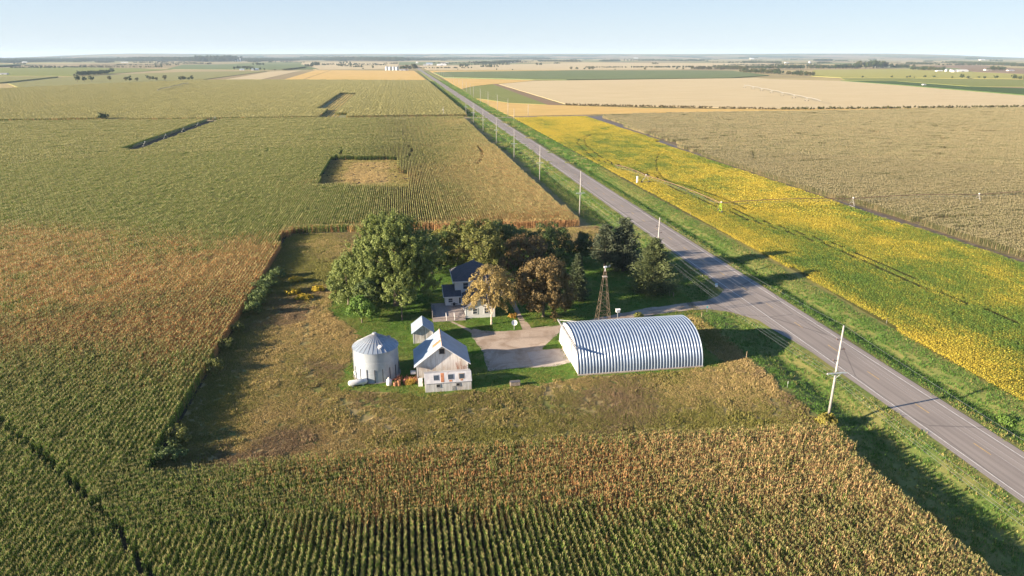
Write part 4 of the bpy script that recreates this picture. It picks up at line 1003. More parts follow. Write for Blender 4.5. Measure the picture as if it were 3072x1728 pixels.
tree('leafy_tree', (24.3,175), 'dark green tree in the middle of the row behind the farmhouse', 'tree', F_dk, [(0, 0, 6.8, 4.87, 4.87, 5.34), (0, -1, 2.6, 4.2, 3.7800000000000002, 2.4)], 110, 70, 1, .36, 9, 10, .24)
tree('leafy_tree', (30.6,179.5), 'yellow-green tree at the back of the grove beside the corn', 'tree', F_maple, [(0,0,5.4,3.6,3.4,3.8)], 90, 65, .9, .34, 10, 8, .2)
tree('leafy_tree', (28.3,157), 'dull red-brown tree behind the orange round tree', 'tree', F_red, [(0, 0, 7.2, 5.68, 5.45, 5.8), (1, -1, 4.5, 4.87, 4.64, 4.06), (0, -1, 2.6, 4.9, 4.23, 2.4)], 150, 72, .95, .33, 11, 11, .26)
tree('leafy_tree', (37.2,173), 'broad dark green tree at the back right of the grove', 'tree', F_dk, [(0, 0, 6.2, 5.34, 5.1, 5.1), (3.4, 1, 5.6, 3.71, 3.71, 4.18), (0, -1, 2.6, 4.6, 3.9600000000000004, 2.4)], 140, 70, 1, .36, 12, 9, .24)
tree('leafy_tree', (47.2,175), 'dark round tree alone left of the two pines', 'tree', F_dk, [(0,0,4.5,3.3,3.2,3.5)], 80, 70, .85, .32, 13, 7, .2)
tree('birch_tree', (16.9,134.3), 'golden birch with white limbs in front of the farmhouse', 'tree', F_birch, [(0,0,7.4,4.9,4.5,4.8),(-2.4,0,5.8,2.8,2.8,3.2),(2.4,0,6.4,2.8,2.8,3.4),(.6,0,10,2.8,2.8,2.6)], 210, 58, .72, .26, 14, 12, .21, M_birch, droop=.7, nl=26, zmin=2.2, inner=.15, fork=.2)
tree('round_tree', (28.7,137), 'dense oval orange-brown tree beside the garden path', 'tree', F_orange, [(0,0,6.0,5.9,5.6,5.6),(0,0,9.4,4.6,4.4,3.8),(0,-.5,3.6,5.2,5,3.2)], 400, 75, .85, .30, 15, 11, .3, zmin=.6)
conifer('spruce_tree', (38.6,146.6), 'slender blue spruce right of the orange round tree', F_blue, 11, 3.5, .5, 16, 11, .46, 44)
conifer('pine_tree', (51.0,165.8), 'dark pine with bare lower trunk, left of the pair', F_pine, 12.8, 4.0, 3.6, 17, 10, .6, 60, .5, None, .5, .5, 1.7)
conifer('pine_tree', (56.2,166.3), 'taller dark pine of the pair, right of the bare-trunked one', F_pine, 14.4, 5.4, 1.0, 18, 11, .58, 62, .5, None, .55, .5, 1.8)
conifer('spruce_tree', (57.9,148.6), 'big spreading green spruce nearest the driveway and highway', F_spr, 13.2, 6.6, .5, 19, 12, .58, 70, .5, None, .68, .45, 1.8)
def bare_bush(loc, label, h, seed, n=46, mat=None):
    g = np.random.default_rng(seed); m = MB()
    for k in range(n):
        a = g.random()*6.28; r = h*g.uniform(.15, .55); z = h*g.uniform(.5, 1)
        mid = (r*.35*math.cos(a), r*.35*math.sin(a), z*.5); e = (r*math.cos(a), r*math.sin(a), z)
        m.tube([(0,0,0), mid, e], [.05,.035,.012], 4)
        for q in range(4):
            b = g.random()*6.28; f = g.uniform(.4, .95); s = np.array(mid)*(1-f)+np.array(e)*f
            m.tube([tuple(s), (s[0]+.5*math.cos(b), s[1]+.5*math.sin(b), s[2]+g.uniform(.1,.6))], [.02,.008], 3)
    root = empty('bare_shrub', (loc[0], loc[1], 0), label, 'shrub'); m.build('twigs', mat or plain('grey_pink_twigs', (.30,.225,.19), .9), root, world=False)
bare_bush((60.2,164), 'leafless greyish pink shrub between the pines and the big spruce', 5.0, 20)

def bush(name, loc, label, cat, mat, r, h, seed, group=None, leaf=.24, n=26, nl=45, cr=.5):
    V, rn, r2, C = crown_np([(0,0,h*.5,r,r,h*.5)], n, nl, cr, leaf, seed, zmin=0, inner=.35)
    me = np_mesh(name, V, np.arange(len(V)).reshape(-1,4), mat, {'rnd': rn, 'rnd2': r2}); o = link(name, me, None, (loc[0], loc[1], 0)); return tag(o, label, cat, group)
for i, (x, y, r, h, lab) in enumerate([(-33.2,174.5,1.7,2.4,'furthest pale green bush along the west edge of the meadow'),(-34.0,168.2,2.1,3.0,'large pale green bush by the corn wall, beside the goldenrod'),
    (-34.7,161.2,2.2,3.2,'pale green bush in the middle of the row at the corn wall'),(-35.0,154.6,2.2,3.1,'pale green bush second from the near end of the row at the corn wall'),(-34.4,148.2,1.8,2.8,'nearest pale green bush of the row at the corn wall')]):
    bush('willow_bush', (x, y), lab, 'bush', F_bush, r, h, 50+i, 'pale bushes along the corn wall', .26, 40, 50, .55)
for i, (x, y, r, h, m, lab) in enumerate([(-35.6,138.4,1.2,1.8,F_olive,'dull olive shrub in the shade of the corn, north of the others'),(-35.8,129,1.4,2.3,F_olive,'olive shrub at the corn edge level with the grain bin'),(-35.5,119.2,1.6,2.3,F_olive,'brownish shrub at the corn edge, midway along the shade'),
    (-34.6,90.0,2.0,2.4,F_bush,'leafy shrub nearest the meadow corner in the corn shade'),(-34.7,95.4,1.7,2.2,F_olive,'shrub just behind the one in the meadow corner'),(49.0,132.8,.8,.9,F_olive,'small shrub beside the drive behind the arched shed'),(92.5,82.0,1.3,.7,F_grn,'bright green low patch of weeds in the right-hand ditch'),(63.0,85.0,1.3,1.5,F_yel,'yellow weed clump at the foot of the nearest utility pole')]):
    o = bush('shrub', (x, y), lab, 'shrub', m, r, h, 70+i, None, .24, 26, 42, .5); o.location.z = float(zt(x, y))
for i, (x, y, r, lab) in enumerate([(-27.8,161.2,1.9,'bright yellow goldenrod clump nearest the pale bushes'),(-24.6,156.8,2.0,'yellow goldenrod clump closest to the camera'),(-21.8,162.3,1.5,'yellow goldenrod clump nearest the tall maple'),(-28.2,170.6,1.7,'furthest yellow goldenrod clump')]):
    g = np.random.default_rng(90+i); V, rn, r2, C = crown_np([(0,0,.55,r,r*.8,.6)], 60, 34, .34, .17, 90+i, zmin=0)
    F_g = F_gold; me = np_mesh('goldenrod_clump', V, np.arange(len(V)).reshape(-1,4), plain('goldenrod_yellow', (.44,.33,.03), .8, 0, .5, 4) if i == 0 else bpy.data.materials['goldenrod_yellow'])
    tag(link('goldenrod_clump', me, None, (x, y, 0)), lab, 'wildflowers', 'goldenrod clumps in the meadow')
bush('flower_bush', (22.0,137.4), 'low bush with orange yellow flowers beside the birch', 'bush', plain('orange_flowers', (.34,.20,.035), .8, 0, .6, 5), .9, .8, 99, None, .16, 22, 40, .3)

# ------------------------------------------------------------------ yard things
def windmill():
    x, y, h = 40.4, 130.9, 12.0; root = empty('windmill_tower', (x, y, 0), 'rusty four-legged windmill tower without its wheel, by the drive', 'windmill')
    Mw = plain('rusty_angle_iron', (.22,.165,.12), .75, .2, .35, 1.2); b0, b1 = 1.45, .17
    bw = lambda z: b0+(b1-b0)*z/h
    for sx in (-1,1):
        for sy in (-1,1):
            MB().tube([(x+sx*b0,y+sy*b0,0),(x+sx*b1,y+sy*b1,h)], .04, 4).build('leg', Mw, root)
    m = MB(); zs = [1.6,3.4,5.2,7.0,8.6,10.0,11.2]
    P = lambda sx, sy, z: (x+sx*bw(z), y+sy*bw(z), z)
    cs = [(-1,-1),(1,-1),(1,1),(-1,1)]
    for z in zs:
        q_ = MB()
        for a, b in zip(cs, cs[1:]+cs[:1]): q_.tube([P(*a,z), P(*b,z)], .028, 4)
        q_.build('girt', Mw, root)
    m = MB(); zz = [0.1]+zs
    for z0, z1 in zip(zz[:4], zz[1:5]):
        for a, b in zip(cs, cs[1:]+cs[:1]): m.tube([P(*a,z0), P(*b,z1)], .018, 3); m.tube([P(*b,z0), P(*a,z1)], .018, 3)
    m.build('cross_braces', Mw, root)
    MB().box(x-.5,x+.5,y-.5,y+.5,10.55,10.62).build('platform', plain('grey_planks', (.40,.36,.31), .8), root)
    hd = MB(); hd.tube([(x,y,h-.3),(x,y,h+.55)], .06, 6); hd.tube([(x-.25,y,h+.65),(x+.35,y+.1,h+.65)], .2, 10); hb = hd.build('gearbox', M_trim, root)
    v = MB(); v.tube([(x+.3,y,h+.65),(x+1.0,y+.2,h+.8)], .03, 4); v.plate([(x+.7,y+.1,h+.5),(x+1.15,y+.25,h+.6),(x+1.15,y+.25,h+1.05),(x+.8,y+.12,h+.95)], (0,-1,0), .02); v.build('tail_stub', M_steel, hb)
windmill()
def bird_house():
    x, y = 42.1, 126.4; root = empty('bird_house', (x, y, 0), 'white martin bird house on a tall pole behind the arched shed', 'bird house')
    MB().tube([(x,y,0),(x,y,4.25)], .055, 6).build('pole', M_steel, root)
    b = MB(); b.box(x-.36,x+.36,y-.3,y+.3,4.25,4.8); bo = b.build('box', M_wpanel, root)
    r_ = MB(); r_.plate([(x-.46,y-.4,4.8),(x+.46,y-.4,4.8),(x+.46,y,5.02),(x-.46,y,5.02)], (0,-.5,1), .03); r_.plate([(x-.46,y,5.02),(x+.46,y,5.02),(x+.46,y+.4,4.8),(x-.46,y+.4,4.8)], (0,.5,1), .03); r_.build('roof', M_trim, root)
    for k in (-.2,0,.2): MB().box(x+k-.05,x+k+.05,y-.31,y-.302,4.45,4.56).build('entrance_hole', M_dark, bo)
bird_house()
def dish():
    x, y = 21.2, 130.6; root = empty('satellite_dish', (x, y, 0), 'white satellite dish on a short post at the yard edge', 'satellite dish')
    MB().tube([(x,y,0),(x,y,1.5)], .06, 6).build('post', M_steel, root)
    b = MB(); prof = [(.03,0),(.25,.035),(.46,.11),(.6,.2)]
    b.lathe(prof, 0, 0, 20, False, True); M_ = Matrix.Translation((x,y,1.5)) @ Matrix.Rotation(R(58), 4, 'X') @ Matrix.Rotation(0, 4, 'Z')
    b.v = [tuple(M_ @ Vector(v)) for v in b.v]; b.build('bowl', M_trim, root, True)
    MB().tube([(x,y-.1,1.15),(x,y-.75,1.75)], .025, 4).build('feed_arm', M_steel, root)
dish()
def tank():
    root = empty('fuel_tank', (-9.6,109.6,0), 'pale cylindrical fuel tank lying in front of the grain bin', 'tank')
    m = MB(); a, b = Vector((-11.15,109.45,.62)), Vector((-8.2,110.0,.62)); d = (b-a).normalized()
    m.tube([a-d*.16,a-d*.05,a+d*.12,b-d*.12,b+d*.05,b+d*.16], [.12,.36,.5,.5,.36,.12], 18); m.build('barrel', plain('dull_white_tank', (.58,.60,.62), .5, .1, .25, 1), root, True)
    for f in (.2,.8):
        c = a.lerp(b, f); MB().box(c.x-.15,c.x+.15,c.y-.4,c.y+.4,0,.3).build('cradle', M_steel, root)
    MB().tube([a+d*1.5+Vector((0,0,.45)), a+d*1.5+Vector((0,0,.68))], .1, 8).build('filler_cap', M_steel, root)
tank()
def drum(loc, label, mat, r=.3, h=.9, tilt=0.0, name='oil_drum', group=None):
    m = MB(); m.lathe([(r*.96,0),(r,.03),(r,h*.33),(r*1.04,h*.35),(r,h*.37),(r,h*.64),(r*1.04,h*.66),(r,h*.68),(r,h-.03),(r*.94,h),(r*.9,h-.03)], 0, 0, 16, True, True)
    o = m.build(name, mat); o.location = (loc[0], loc[1], 0.02); o.rotation_euler = (tilt, 0, loc[0]); return tag(o, label, 'drum', group)
M_rust2 = plain('orange_rust', (.30,.15,.085), .85, .1, .4, 3); M_rust3 = plain('red_rust', (.27,.105,.07), .85, .1, .4, 3)
o = MB().lathe([(.42,0),(.5,.1),(.5,.85),(.42,1.05),(.2,1.2),(.16,1.35),(.2,1.4)], 0, 0, 18, True, True).build('water_tank', M_wpanel, None, True); o.location = (-4.3,109.0,0); tag(o, 'white bottle-shaped plastic tank between bin and scrap heap', 'tank')
drum((-3.3,108.5), 'short orange rusty drum next to the white tank', M_rust2, .3, .7); drum((-2.6,108.45), 'tall orange rusty drum in the middle of the scrap', M_rust2, .29, 1.05); drum((-1.5,108.7), 'red rusty drum leaning against the scrap', M_rust3, .3, .95, R(16))
def implement(name, loc, label, mat, seed, L=2.2, W=1.0, H=1.2, n=16):
    g = np.random.default_rng(seed); root = empty(name, (loc[0], loc[1], 0), label, 'farm implement'); m = MB(); x, y = loc
    for s in (-1,1): m.tube([(x-L/2,y+s*W/2,.45),(x+L/2,y+s*W/2,.5)], .06, 4)
    for q in np.linspace(-L/2, L/2, 5): m.tube([(x+q,y-W/2,.47),(x+q,y+W/2,.5)], .045, 4)
    m.tube([(x-L/2,y,.5),(x-L/2-.9,y-.2,.35)], .06, 4); m.build('frame', mat, root)
    m = MB()
    for k in range(n):
        q = g.uniform(-L/2, L/2); w2 = g.uniform(-W/2, W/2); a = g.normal(0, .4, 2); m.tube([(x+q,y+w2,.1),(x+q+a[0]*.5,y+w2+a[1]*.5,H*.55),(x+q+a[0],y+w2+a[1],H*g.uniform(.6,1.1))], .035, 4)
    m.build('tines', mat, root)
    for s in (-1,1):
        w_ = MB(); c = (x+s*L*.35, y-W/2-.1, .38); w_.tube([(c[0]+.36*math.cos(a), c[1], c[2]+.36*math.sin(a)) for a in np.linspace(0, 6.283, 17)], .05, 5, False)
        for a in np.arange(0, 3.14, .785): w_.tube([(c[0]-.34*math.cos(a),c[1],c[2]-.34*math.sin(a)),(c[0]+.34*math.cos(a),c[1],c[2]+.34*math.sin(a))], .02, 3)
        w_.build('wheel', mat, root)
implement('old_cultivator', (-2.2,110.3), 'rusty red cultivator frame beside the grain bin', M_rust3, 3)
implement('old_harrow', (-.4,109.6), 'brown rusty harrow tangled in weeds left of the barn', M_rust, 4, 1.8, 1.2, 1.0, 22)
implement('old_plough', (8.3,109.85), 'rusty implement standing upright between the low shed and barn', M_rust3, 5, 2.0, .7, 2.9, 18)
def rake():
    x, y = -.95, 108.3; root = empty('wheel_rake', (x, y, 0), 'yellow wheel hay rake in the scrap heap', 'hay rake'); My = plain('faded_yellow', (.52,.33,.06), .6, 0, .3, 3)
    for k in range(2):
        m = MB(); c = Vector((x+k*.55, y+k*.3, .62)); m.tube([(c.x+.5*math.cos(a), c.y, c.z+.5*math.sin(a)) for a in np.linspace(0, 6.283, 19)], .035, 4, False)
        for a in np.arange(0, 6.28, .42): m.tube([(c.x,c.y,c.z),(c.x+.68*math.cos(a),c.y-.03,c.z+.68*math.sin(a))], .022, 3)
        m.build('tine_wheel', My, root)
    MB().tube([(x-.6,y+.15,.7),(x+1.3,y+.5,.8)], .06, 5).build('beam', My, root)
rake()
def freezer():
    x, y = 1.05, 107.5; root = empty('chest_freezer', (x, y, 0), 'white upright freezer left of the low shed', 'freezer')
    b = MB(); b.box(x-.38,x+.38,y,y+.6,.04,1.35); b.build('cabinet', M_wpanel, root); d = MB().box(x-.37,x+.37,y-.05,y-.004,.06,1.33).build('door', M_trim, root); MB().box(x+.25,x+.3,y-.085,y-.054,.6,1.0).build('handle', M_steel, d)
freezer()
root = empty('wash_tub', (-.1,111.4,0), 'pale metal box lying on the scrap by the barn wall', 'tub'); m = MB(); m.box(-.55,.35,111.1,111.7,.75,.80); m.box(-.55,.35,111.1,111.14,.805,1.2); m.box(-.55,.35,111.66,111.7,.805,1.2); m.box(-.55,-.51,111.145,111.655,.805,1.2); m.box(.31,.35,111.145,111.655,.805,1.2); m.build('basin', M_trim, root)
m = MB()
for a in ((-.5,111.15),(.3,111.15),(-.5,111.65),(.3,111.65)): m.tube([(a[0],a[1],0),(a[0],a[1],.75)], .03, 4)
m.build('stand', M_rust, root)
def bunk():
    x0, x1, y0, y1 = 16.4, 18.1, 104.95, 105.75; root = empty('feed_bunk', ((x0+x1)/2, y0, 0), 'grey wooden feed box standing in the grass right of the low shed', 'feed box'); Mg = plain('grey_old_wood', (.27,.23,.19), .9, 0, .35, 3)
    m = MB(); m.box(x0,x1,y0,y0+.05,.15,.85); m.box(x0,x1,y1-.05,y1,.15,.85); m.box(x0,x0+.05,y0+.052,y1-.052,.15,.85); m.box(x1-.05,x1,y0+.052,y1-.052,.15,.85); m.box(x0+.052,x1-.052,y0+.052,y1-.052,.15,.2); m.build('trough', Mg, root)
    for a, b in ((x0,y0),(x1-.1,y0),(x0,y1-.1),(x1-.1,y1-.1)): MB().box(a+.001,a+.1,b+.001,b+.1,0,.148).build('leg', Mg, root)
    MB().plate([(x0-.05,y0-.05,.87),(x1+.05,y0-.05,.87),(x1+.05,y1-.2,.9),(x0-.05,y1-.2,.9)], (0,0,1), .03).build('lid', plain('dark_lid', (.11,.11,.12), .7), root)
bunk()
def mailbox():
    x, y = 74.3, 148.8; z0 = float(zt(x, y)); root = empty('mailbox', (x, y, z0), 'pale blue mailbox on a post at the highway edge', 'mailbox')
    MB().box(x-.05,x+.05,y-.05,y+.05,z0,z0+1.05).build('post', M_wood, root)
    m = MB(); pr = [(-.18,0),(.18,0),(.18,.2),(.13,.32),(0,.38),(-.13,.32),(-.18,.2)]; m.add([(x-.33,y+a,z0+1.05+b) for a,b in pr]+[(x+.33,y+a,z0+1.05+b) for a,b in pr], [tuple(range(6,-1,-1)), tuple(range(7,14))]+[(i,(i+1)%7,(i+1)%7+7,i+7) for i in range(7)]); m.build('box', plain('pale_blue_paint', (.40,.58,.66), .4), root)
    m = MB(); m.box(x-.35,x+.35,y-.3,y-.2,z0+.7,z0+1.0); m.build('paper_tube', M_trim, root)
mailbox()
def sign(x, y, label, mat, h=1.5, w=.35):
    z0 = float(zt(x, y)); root = empty('marker_sign', (x, y, z0), label, 'marker'); MB().tube([(x,y,z0),(x,y,z0+h)], .03, 5).build('post', M_steel, root); MB().box(x-w/2,x+w/2,y-.06,y-.035,z0+h-.45,z0+h).build('plate', mat, root)
sign(65.2,133.8,'small teal marker sign at the drive entrance', plain('teal_paint', (.07,.32,.36), .5)); sign(63.5,97.2,'thin white marker post in the tall grass near the big pole', M_trim, 1.3, .1); sign(100.2,226,'short pale marker post at the soybean edge, left of the sprinkler', M_wood, 1.3, .12); sign(100.3,121.5,'short marker post at the soybean edge near the drive', M_wood, 1.2, .12)
for i, (x, y, lab) in enumerate([(61.7,144.7,'thick wooden post right of the big spruce'),(61.0,145.5,'thin wooden post beside the thick one under the spruce'),(62.6,130.8,'old fence post in the weeds near the drive entrance'),(62.2,109.5,'leaning fence post in the tall grass at the meadow edge')]):
    m = MB(); m.tube([(x,y,0),(x+.03,y,1.15+.1*i)], .1 if i == 0 else .055, 6); m.tube([(x+.03,y,1.15+.1*i),(x+.03,y,1.2+.1*i)], .03, 6); tag(m.build('fence_post', M_wood), lab, 'post', 'odd fence posts')
# ------------------------------------------------------------------ power line poles
M_pole = plain('grey_weathered_pole', (.36,.35,.34), .7, .1, .15, 2); M_ins = plain('brown_insulator', (.14,.10,.09), .3, 0, .2, 5); M_wire = plain('aluminium_wire', (.34,.34,.36), .4, .3, .1, 1); M_gal = plain('galvanised_arm', (.55,.62,.64), .5, .3, .2, 2)
def pole(x, y, label, group, h=16.0, arm=True, zb=None, full=True):
    z0 = float(zt(x, y)); root = empty('utility_pole', (x, y, z0), label, 'utility pole', group)
    m = MB(); m.tube([(x,y,z0-.2),(x,y,z0+h)], [.22,.12], 10); m.build('shaft', M_pole, root, True)
    if not full: return root
    for z, s in ((13.9,-1),(12.2,1),(10.4,-1)):
        if z < h:
            q = MB(); q.tube([(x+s*.1,y,z0+z),(x+s*.72,y,z0+z+.08)], .05, 5); q.tube([(x+s*.55,y,z0+z+.02),(x+s*.82,y,z0+z+.12)], .13, 8); q.build('post_insulator', M_ins, root)
    if arm:
        a = MB(); a.box(x-1.6,x+1.6,y-.30,y-.14,z0+8.26,z0+8.45); a.tube([(x-.9,y-.2,z0+8.3),(x,y-.15,z0+7.5)], .035, 4); a.tube([(x+.9,y-.2,z0+8.3),(x,y-.15,z0+7.5)], .035, 4); ar = a.build('crossarm', M_gal, root)
        for k in (-1.5,-.55,1.5): MB().tube([(x+k,y-.21,z0+8.45),(x+k,y-.21,z0+8.7)], .06, 6).build('pin_insulator', M_ins, ar)
    return root
PW = [13.5,85.9,158.3,231.3,303,373.7,446,519.5,588,655]; PX = [64.8,63.9,62.3,61.0,60.8,60.5,60.6,60.6,60.4,60.5]
ords = ['nearest','second nearest','third','fourth','fifth','sixth','seventh','eighth','ninth','tenth']
for i, (x, y) in enumerate(zip(PX, PW)):
    if i == 0: continue
    pole(x, y, ['tall grey utility pole closest to the camera at the cornfield corner','tall grey utility pole rising behind the big spruce','grey utility pole at the north-east corner of the farm lot, third from the camera'][i-1] if i < 4 else 'grey utility pole left of the highway, %s counting away from the camera' % ords[i-1], 'poles of the line left of the highway', 16.1)
PE = [(98.6,645),(97.2,706),(95.8,771),(95.2,840),(96.4,931),(99.5,1005),(101,1080),(101.5,1150),(102,1225),(103,1300),(104,1375),(105,1450),(106,1525),(107,1600),(108,1680),(109,1760),(110,1850),(110,1940),(110,2030)]
for i, (x, y) in enumerate(PE): pole(x, y, 'grey utility pole right of the highway beyond the crossroad, number %d counting from it' % (i+1), 'poles of the line right of the highway', 16.2, False)
for x, y, h, lab in ((97.2,601,10.5,'short utility pole just before the crossroad on the right of the highway'),(116.0,636,11.5,'utility pole by the gravel section road, right of the crossroad'),(39.5,655,8.6,'short pole with a transformer can in the corn beyond the gravel road'),(68.6,660,11,'thin pole left of the highway just past the crossroad')):
    r = pole(x, y, lab, None, h, False, full=False)
    if 'can' in lab: MB().tube([(x-.4,y,5.6),(x-.4,y,6.5)], .35, 10).build('transformer', M_trim, r)
def wire(name, pts, sag, label, r=.012):
    P = []
    for a, b in zip(pts[:-1], pts[1:]):
        a, b = Vector(a), Vector(b)
        for k in range(10): u = k/10; p = a.lerp(b, u); p.z -= sag*4*u*(1-u); P.append(p)
    P.append(Vector(pts[-1])); m = MB(); m.tube(P, r, 3); tag(m.build(name, M_wire), label, 'power line', 'wires strung between the roadside poles')
def along(dx, z): return [(x+dx, y, z) for x, y in zip(PX, PW)]
cross = lambda dx, z: [(x+dx, y, z) for x, y in PE[:9]]
wire('power_line', along(0,16.1)+cross(0,16.1), .9, 'topmost shield wire at the pole tops', .012); wire('power_line', along(-.8,14.05)+cross(-.8,14.05), 1.1, 'upper left conductor on the post insulators'); wire('power_line', along(.8,12.35)+cross(.8,12.35), 1.1, 'right-hand conductor on the post insulators'); wire('power_line', along(-.8,10.55)+cross(-.8,10.55), 1.1, 'lower left conductor on the post insulators')
for dx, l in ((-1.5,'left wire on the crossarms'),(-.55,'middle wire on the crossarms'),(1.5,'right wire on the crossarms')): wire('power_line', along(dx,8.6), 1.0, l)
wire('power_line', along(-.2,7.2), 1.0, 'lowest cable below the crossarms', .014)

# ------------------------------------------------------------------ centre pivot sprinklers
M_pv = plain('galvanised_pipe', (.20,.22,.21), .5, .3, .2, 1); M_pvr = plain('rusty_pipe', (.20,.125,.09), .7, .1, .3, 1); M_tyre = plain('tyre_rubber', (.05,.05,.05), .9); M_lime = plain('lime_green_paint', (.35,.60,.06), .5); M_gate = plain('pale_pivot_steel', (.36,.36,.35), .5, .2, .1, 1)
def sprinkler(label, nodes, towers, h=3.7, pipe=M_pv, rise=.7, drops=True, r=.10, thin=1.0, loc=None):
    root = empty('irrigation_sprinkler', (nodes[0][0], nodes[0][1], 0), label, 'irrigation sprinkler')
    for (xa, ya), (xb, yb) in zip(nodes[:-1], nodes[1:]):
        L = math.hypot(xb-xa, yb-ya); n = 10; P = []; Q = []
        nx, ny = -(yb-ya)/L, (xb-xa)/L
        for k in range(n+1): u = k/n; P.append((xa+(xb-xa)*u, ya+(yb-ya)*u, h+rise*4*u*(1-u)))
        MB().tube(P, r, 6).build('pipe_span', pipe, root)
        t = MB(); q = lambda k, s, dz: (P[k][0]+nx*s, P[k][1]+ny*s, P[k][2]+dz)
        for s in (-.55,.55):
            lo = [P[0]] + [q(k, s, -.95) for k in range(1, n)] + [P[n]]
            t.tube(lo, .03*thin, 4, False)
            for k in range(1, n): t.tube([P[k], q(k, s, -.95)], .028*thin, 3)
        for k in range(1, n): t.tube([q(k,-.55,-.95), q(k,.55,-.95)], .025*thin, 3)
        t.build('truss', M_pv, root)
        if drops:
            d = MB()
            for k in range(2*n): u = (k+.5)/(2*n); z = h+rise*4*u*(1-u); x, y = xa+(xb-xa)*u, ya+(yb-ya)*u; d.tube([(x,y,z),(x+.25*nx,y+.25*ny,z+.15),(x+.3*nx,y+.3*ny,1.5)], .018*thin, 3)
            d.build('drop_hoses', M_pv, root)
    for x, y, dx, dy, leg in towers:      # wheels roll along (dx, dy)
        t = MB()
        for s in (-1,1):
            for o in (-.25,.25): t.tube([(x+o*dy,y-o*dx,h),(x+s*1.9*dx,y+s*1.9*dy,.75)], .06*thin, 5)
        t.tube([(x-2.0*dx,y-2.0*dy,.75),(x+2.0*dx,y+2.0*dy,.75)], .09*thin, 5); t.tube([(x-1.0*dx,y-1.0*dy,2.2),(x+1.0*dx,y+1.0*dy,2.2)], .04*thin, 4); to = t.build('tower', leg, root)
        for s in (-1,1):
            c = Vector((x+s*1.9*dx, y+s*1.9*dy, .6)); n_ = Vector((-dy, dx, 0))
            w_ = MB().tube([c-n_*.16, c+n_*.16], .6, 14).build('wheel', M_tyre, to); MB().tube([c-n_*.18, c+n_*.18], .3, 10).build('rim', M_pv, w_) if False else None
        b = MB().box(x+.2*abs(dy)-.18,x+.2*abs(dy)+.18,y-.18,y+.18,h+.12,h+.5).build('control_box', M_trim, to)
    return root
sp = sprinkler('long sprinkler standing in the soybeans and reaching over the ripe corn', [(101.8,322),(106.3,290),(112.9,229),(164.9,228.6),(217.5,228.2),(270,227.8),(322,227.4)], [(106.3,290,.99,.1,M_gate),(112.9,229,.12,.99,M_lime),(164.9,228.6,.05,.99,M_gate),(217.5,228.2,.05,.99,M_gate),(270,227.8,.05,.99,M_gate),(322,227.4,.05,.99,M_gate)], 3.6, M_pvr, .7, True, .115, .8)
MB().box(102.0,102.6,289.6,290.3,.5,3.4).build('end_panel', M_trim, sp)
sprinkler('sprinkler parked in the dark lane cut through the left cornfield', [(-155.5,434),(-155.5,455),(-155.8,496),(-156,537),(-156.3,577),(-156.8,634)], [(-155.5,455,1,0,M_pv),(-155.8,496,1,0,M_pv),(-156,537,1,0,M_pv),(-156.3,577,1,0,M_pv),(-156.8,633,1,0,M_pv)], 3.7, M_pv, .6, False, .07, .8)
N_ = [(478,747),(495,803),(512,861),(529,920),(546,980),(562,1040),(578,1098),(592,1156)]
sprinkler('pale sprinkler line crossing the big tan field', N_, [(x, y, .96, -.28, M_gate) for x, y in N_[1:]], 4.2, M_gate, .9, False, .18, 1.5)
sprinkler('sprinkler far off across the corn, left of the trees in a row', [(-362,1150),(-372,1240),(-383,1330),(-392,1420)], [(-362,1150,1,.1,M_pv),(-372,1240,1,.1,M_pv),(-383,1330,1,.1,M_pv),(-392,1420,1,.1,M_pv)], 4.0, M_pv, .8, False, .25, 2.5)
root = empty('pump_shelter', (958,1180,0), 'tiny white pivot point shelter far out in the tan field', 'pump house'); MB().box(955,961,1178,1182,0,2.6).build('wall', M_trim, root); MB().plate([(954.6,1177.6,2.7),(961.4,1177.6,2.7),(961.4,1182.4,3.4),(954.6,1182.4,3.4)], (0,-.2,1), .1).build('roof', M_steel, root)

# ------------------------------------------------------------------ far crop fields: slabs of the real crop height
def fieldmat(name, a, b, row=(.02,.5), tr=None):
    t = NT(name); p = t.pos(); f = t.noise(t.scale(p, (row[0],row[1],0)), 1.0, 4, .7); g = t.noise(t.scale(p, (.006,.012,0)), 1.0, 4, .6); s = t.noise(p, .8, 3, .7)
    c = t.mix(t.rng(f, .3, .7), a, b); c = t.mix(t.math('MULTIPLY', t.rng(g, .4, .7), .5), c, tr or b); c = t.mix(t.math('MULTIPLY', s, .3), c, a)
    return t.bsdf(c, .95, 0, t.bump(s, 1.0, .4), .05)
TAN = fieldmat('ripe_tan_crop', (.49,.40,.235), (.59,.49,.30), (.015,.12), (.52,.42,.24)); ORG = fieldmat('ripe_orange_beans', (.52,.35,.12), (.64,.45,.18), (.03,.10), (.48,.36,.12)); GRN = fieldmat('grey_green_crop', (.13,.17,.075), (.17,.20,.09), (.02,.02)); LGR = fieldmat('olive_green_grass', (.17,.20,.06), (.24,.25,.085)); YGR = fieldmat('yellow_green_beans', (.28,.28,.08), (.38,.35,.11)); BRN = fieldmat('brown_stubble', (.20,.145,.095), (.27,.195,.125)); DGR = fieldmat('dark_green_strip', (.055,.095,.035), (.08,.125,.045)); PCH = fieldmat('pinkish_stubble', (.45,.37,.22), (.53,.44,.27)); OLV = fieldmat('olive_corn_top', (.22,.22,.09), (.27,.26,.11))
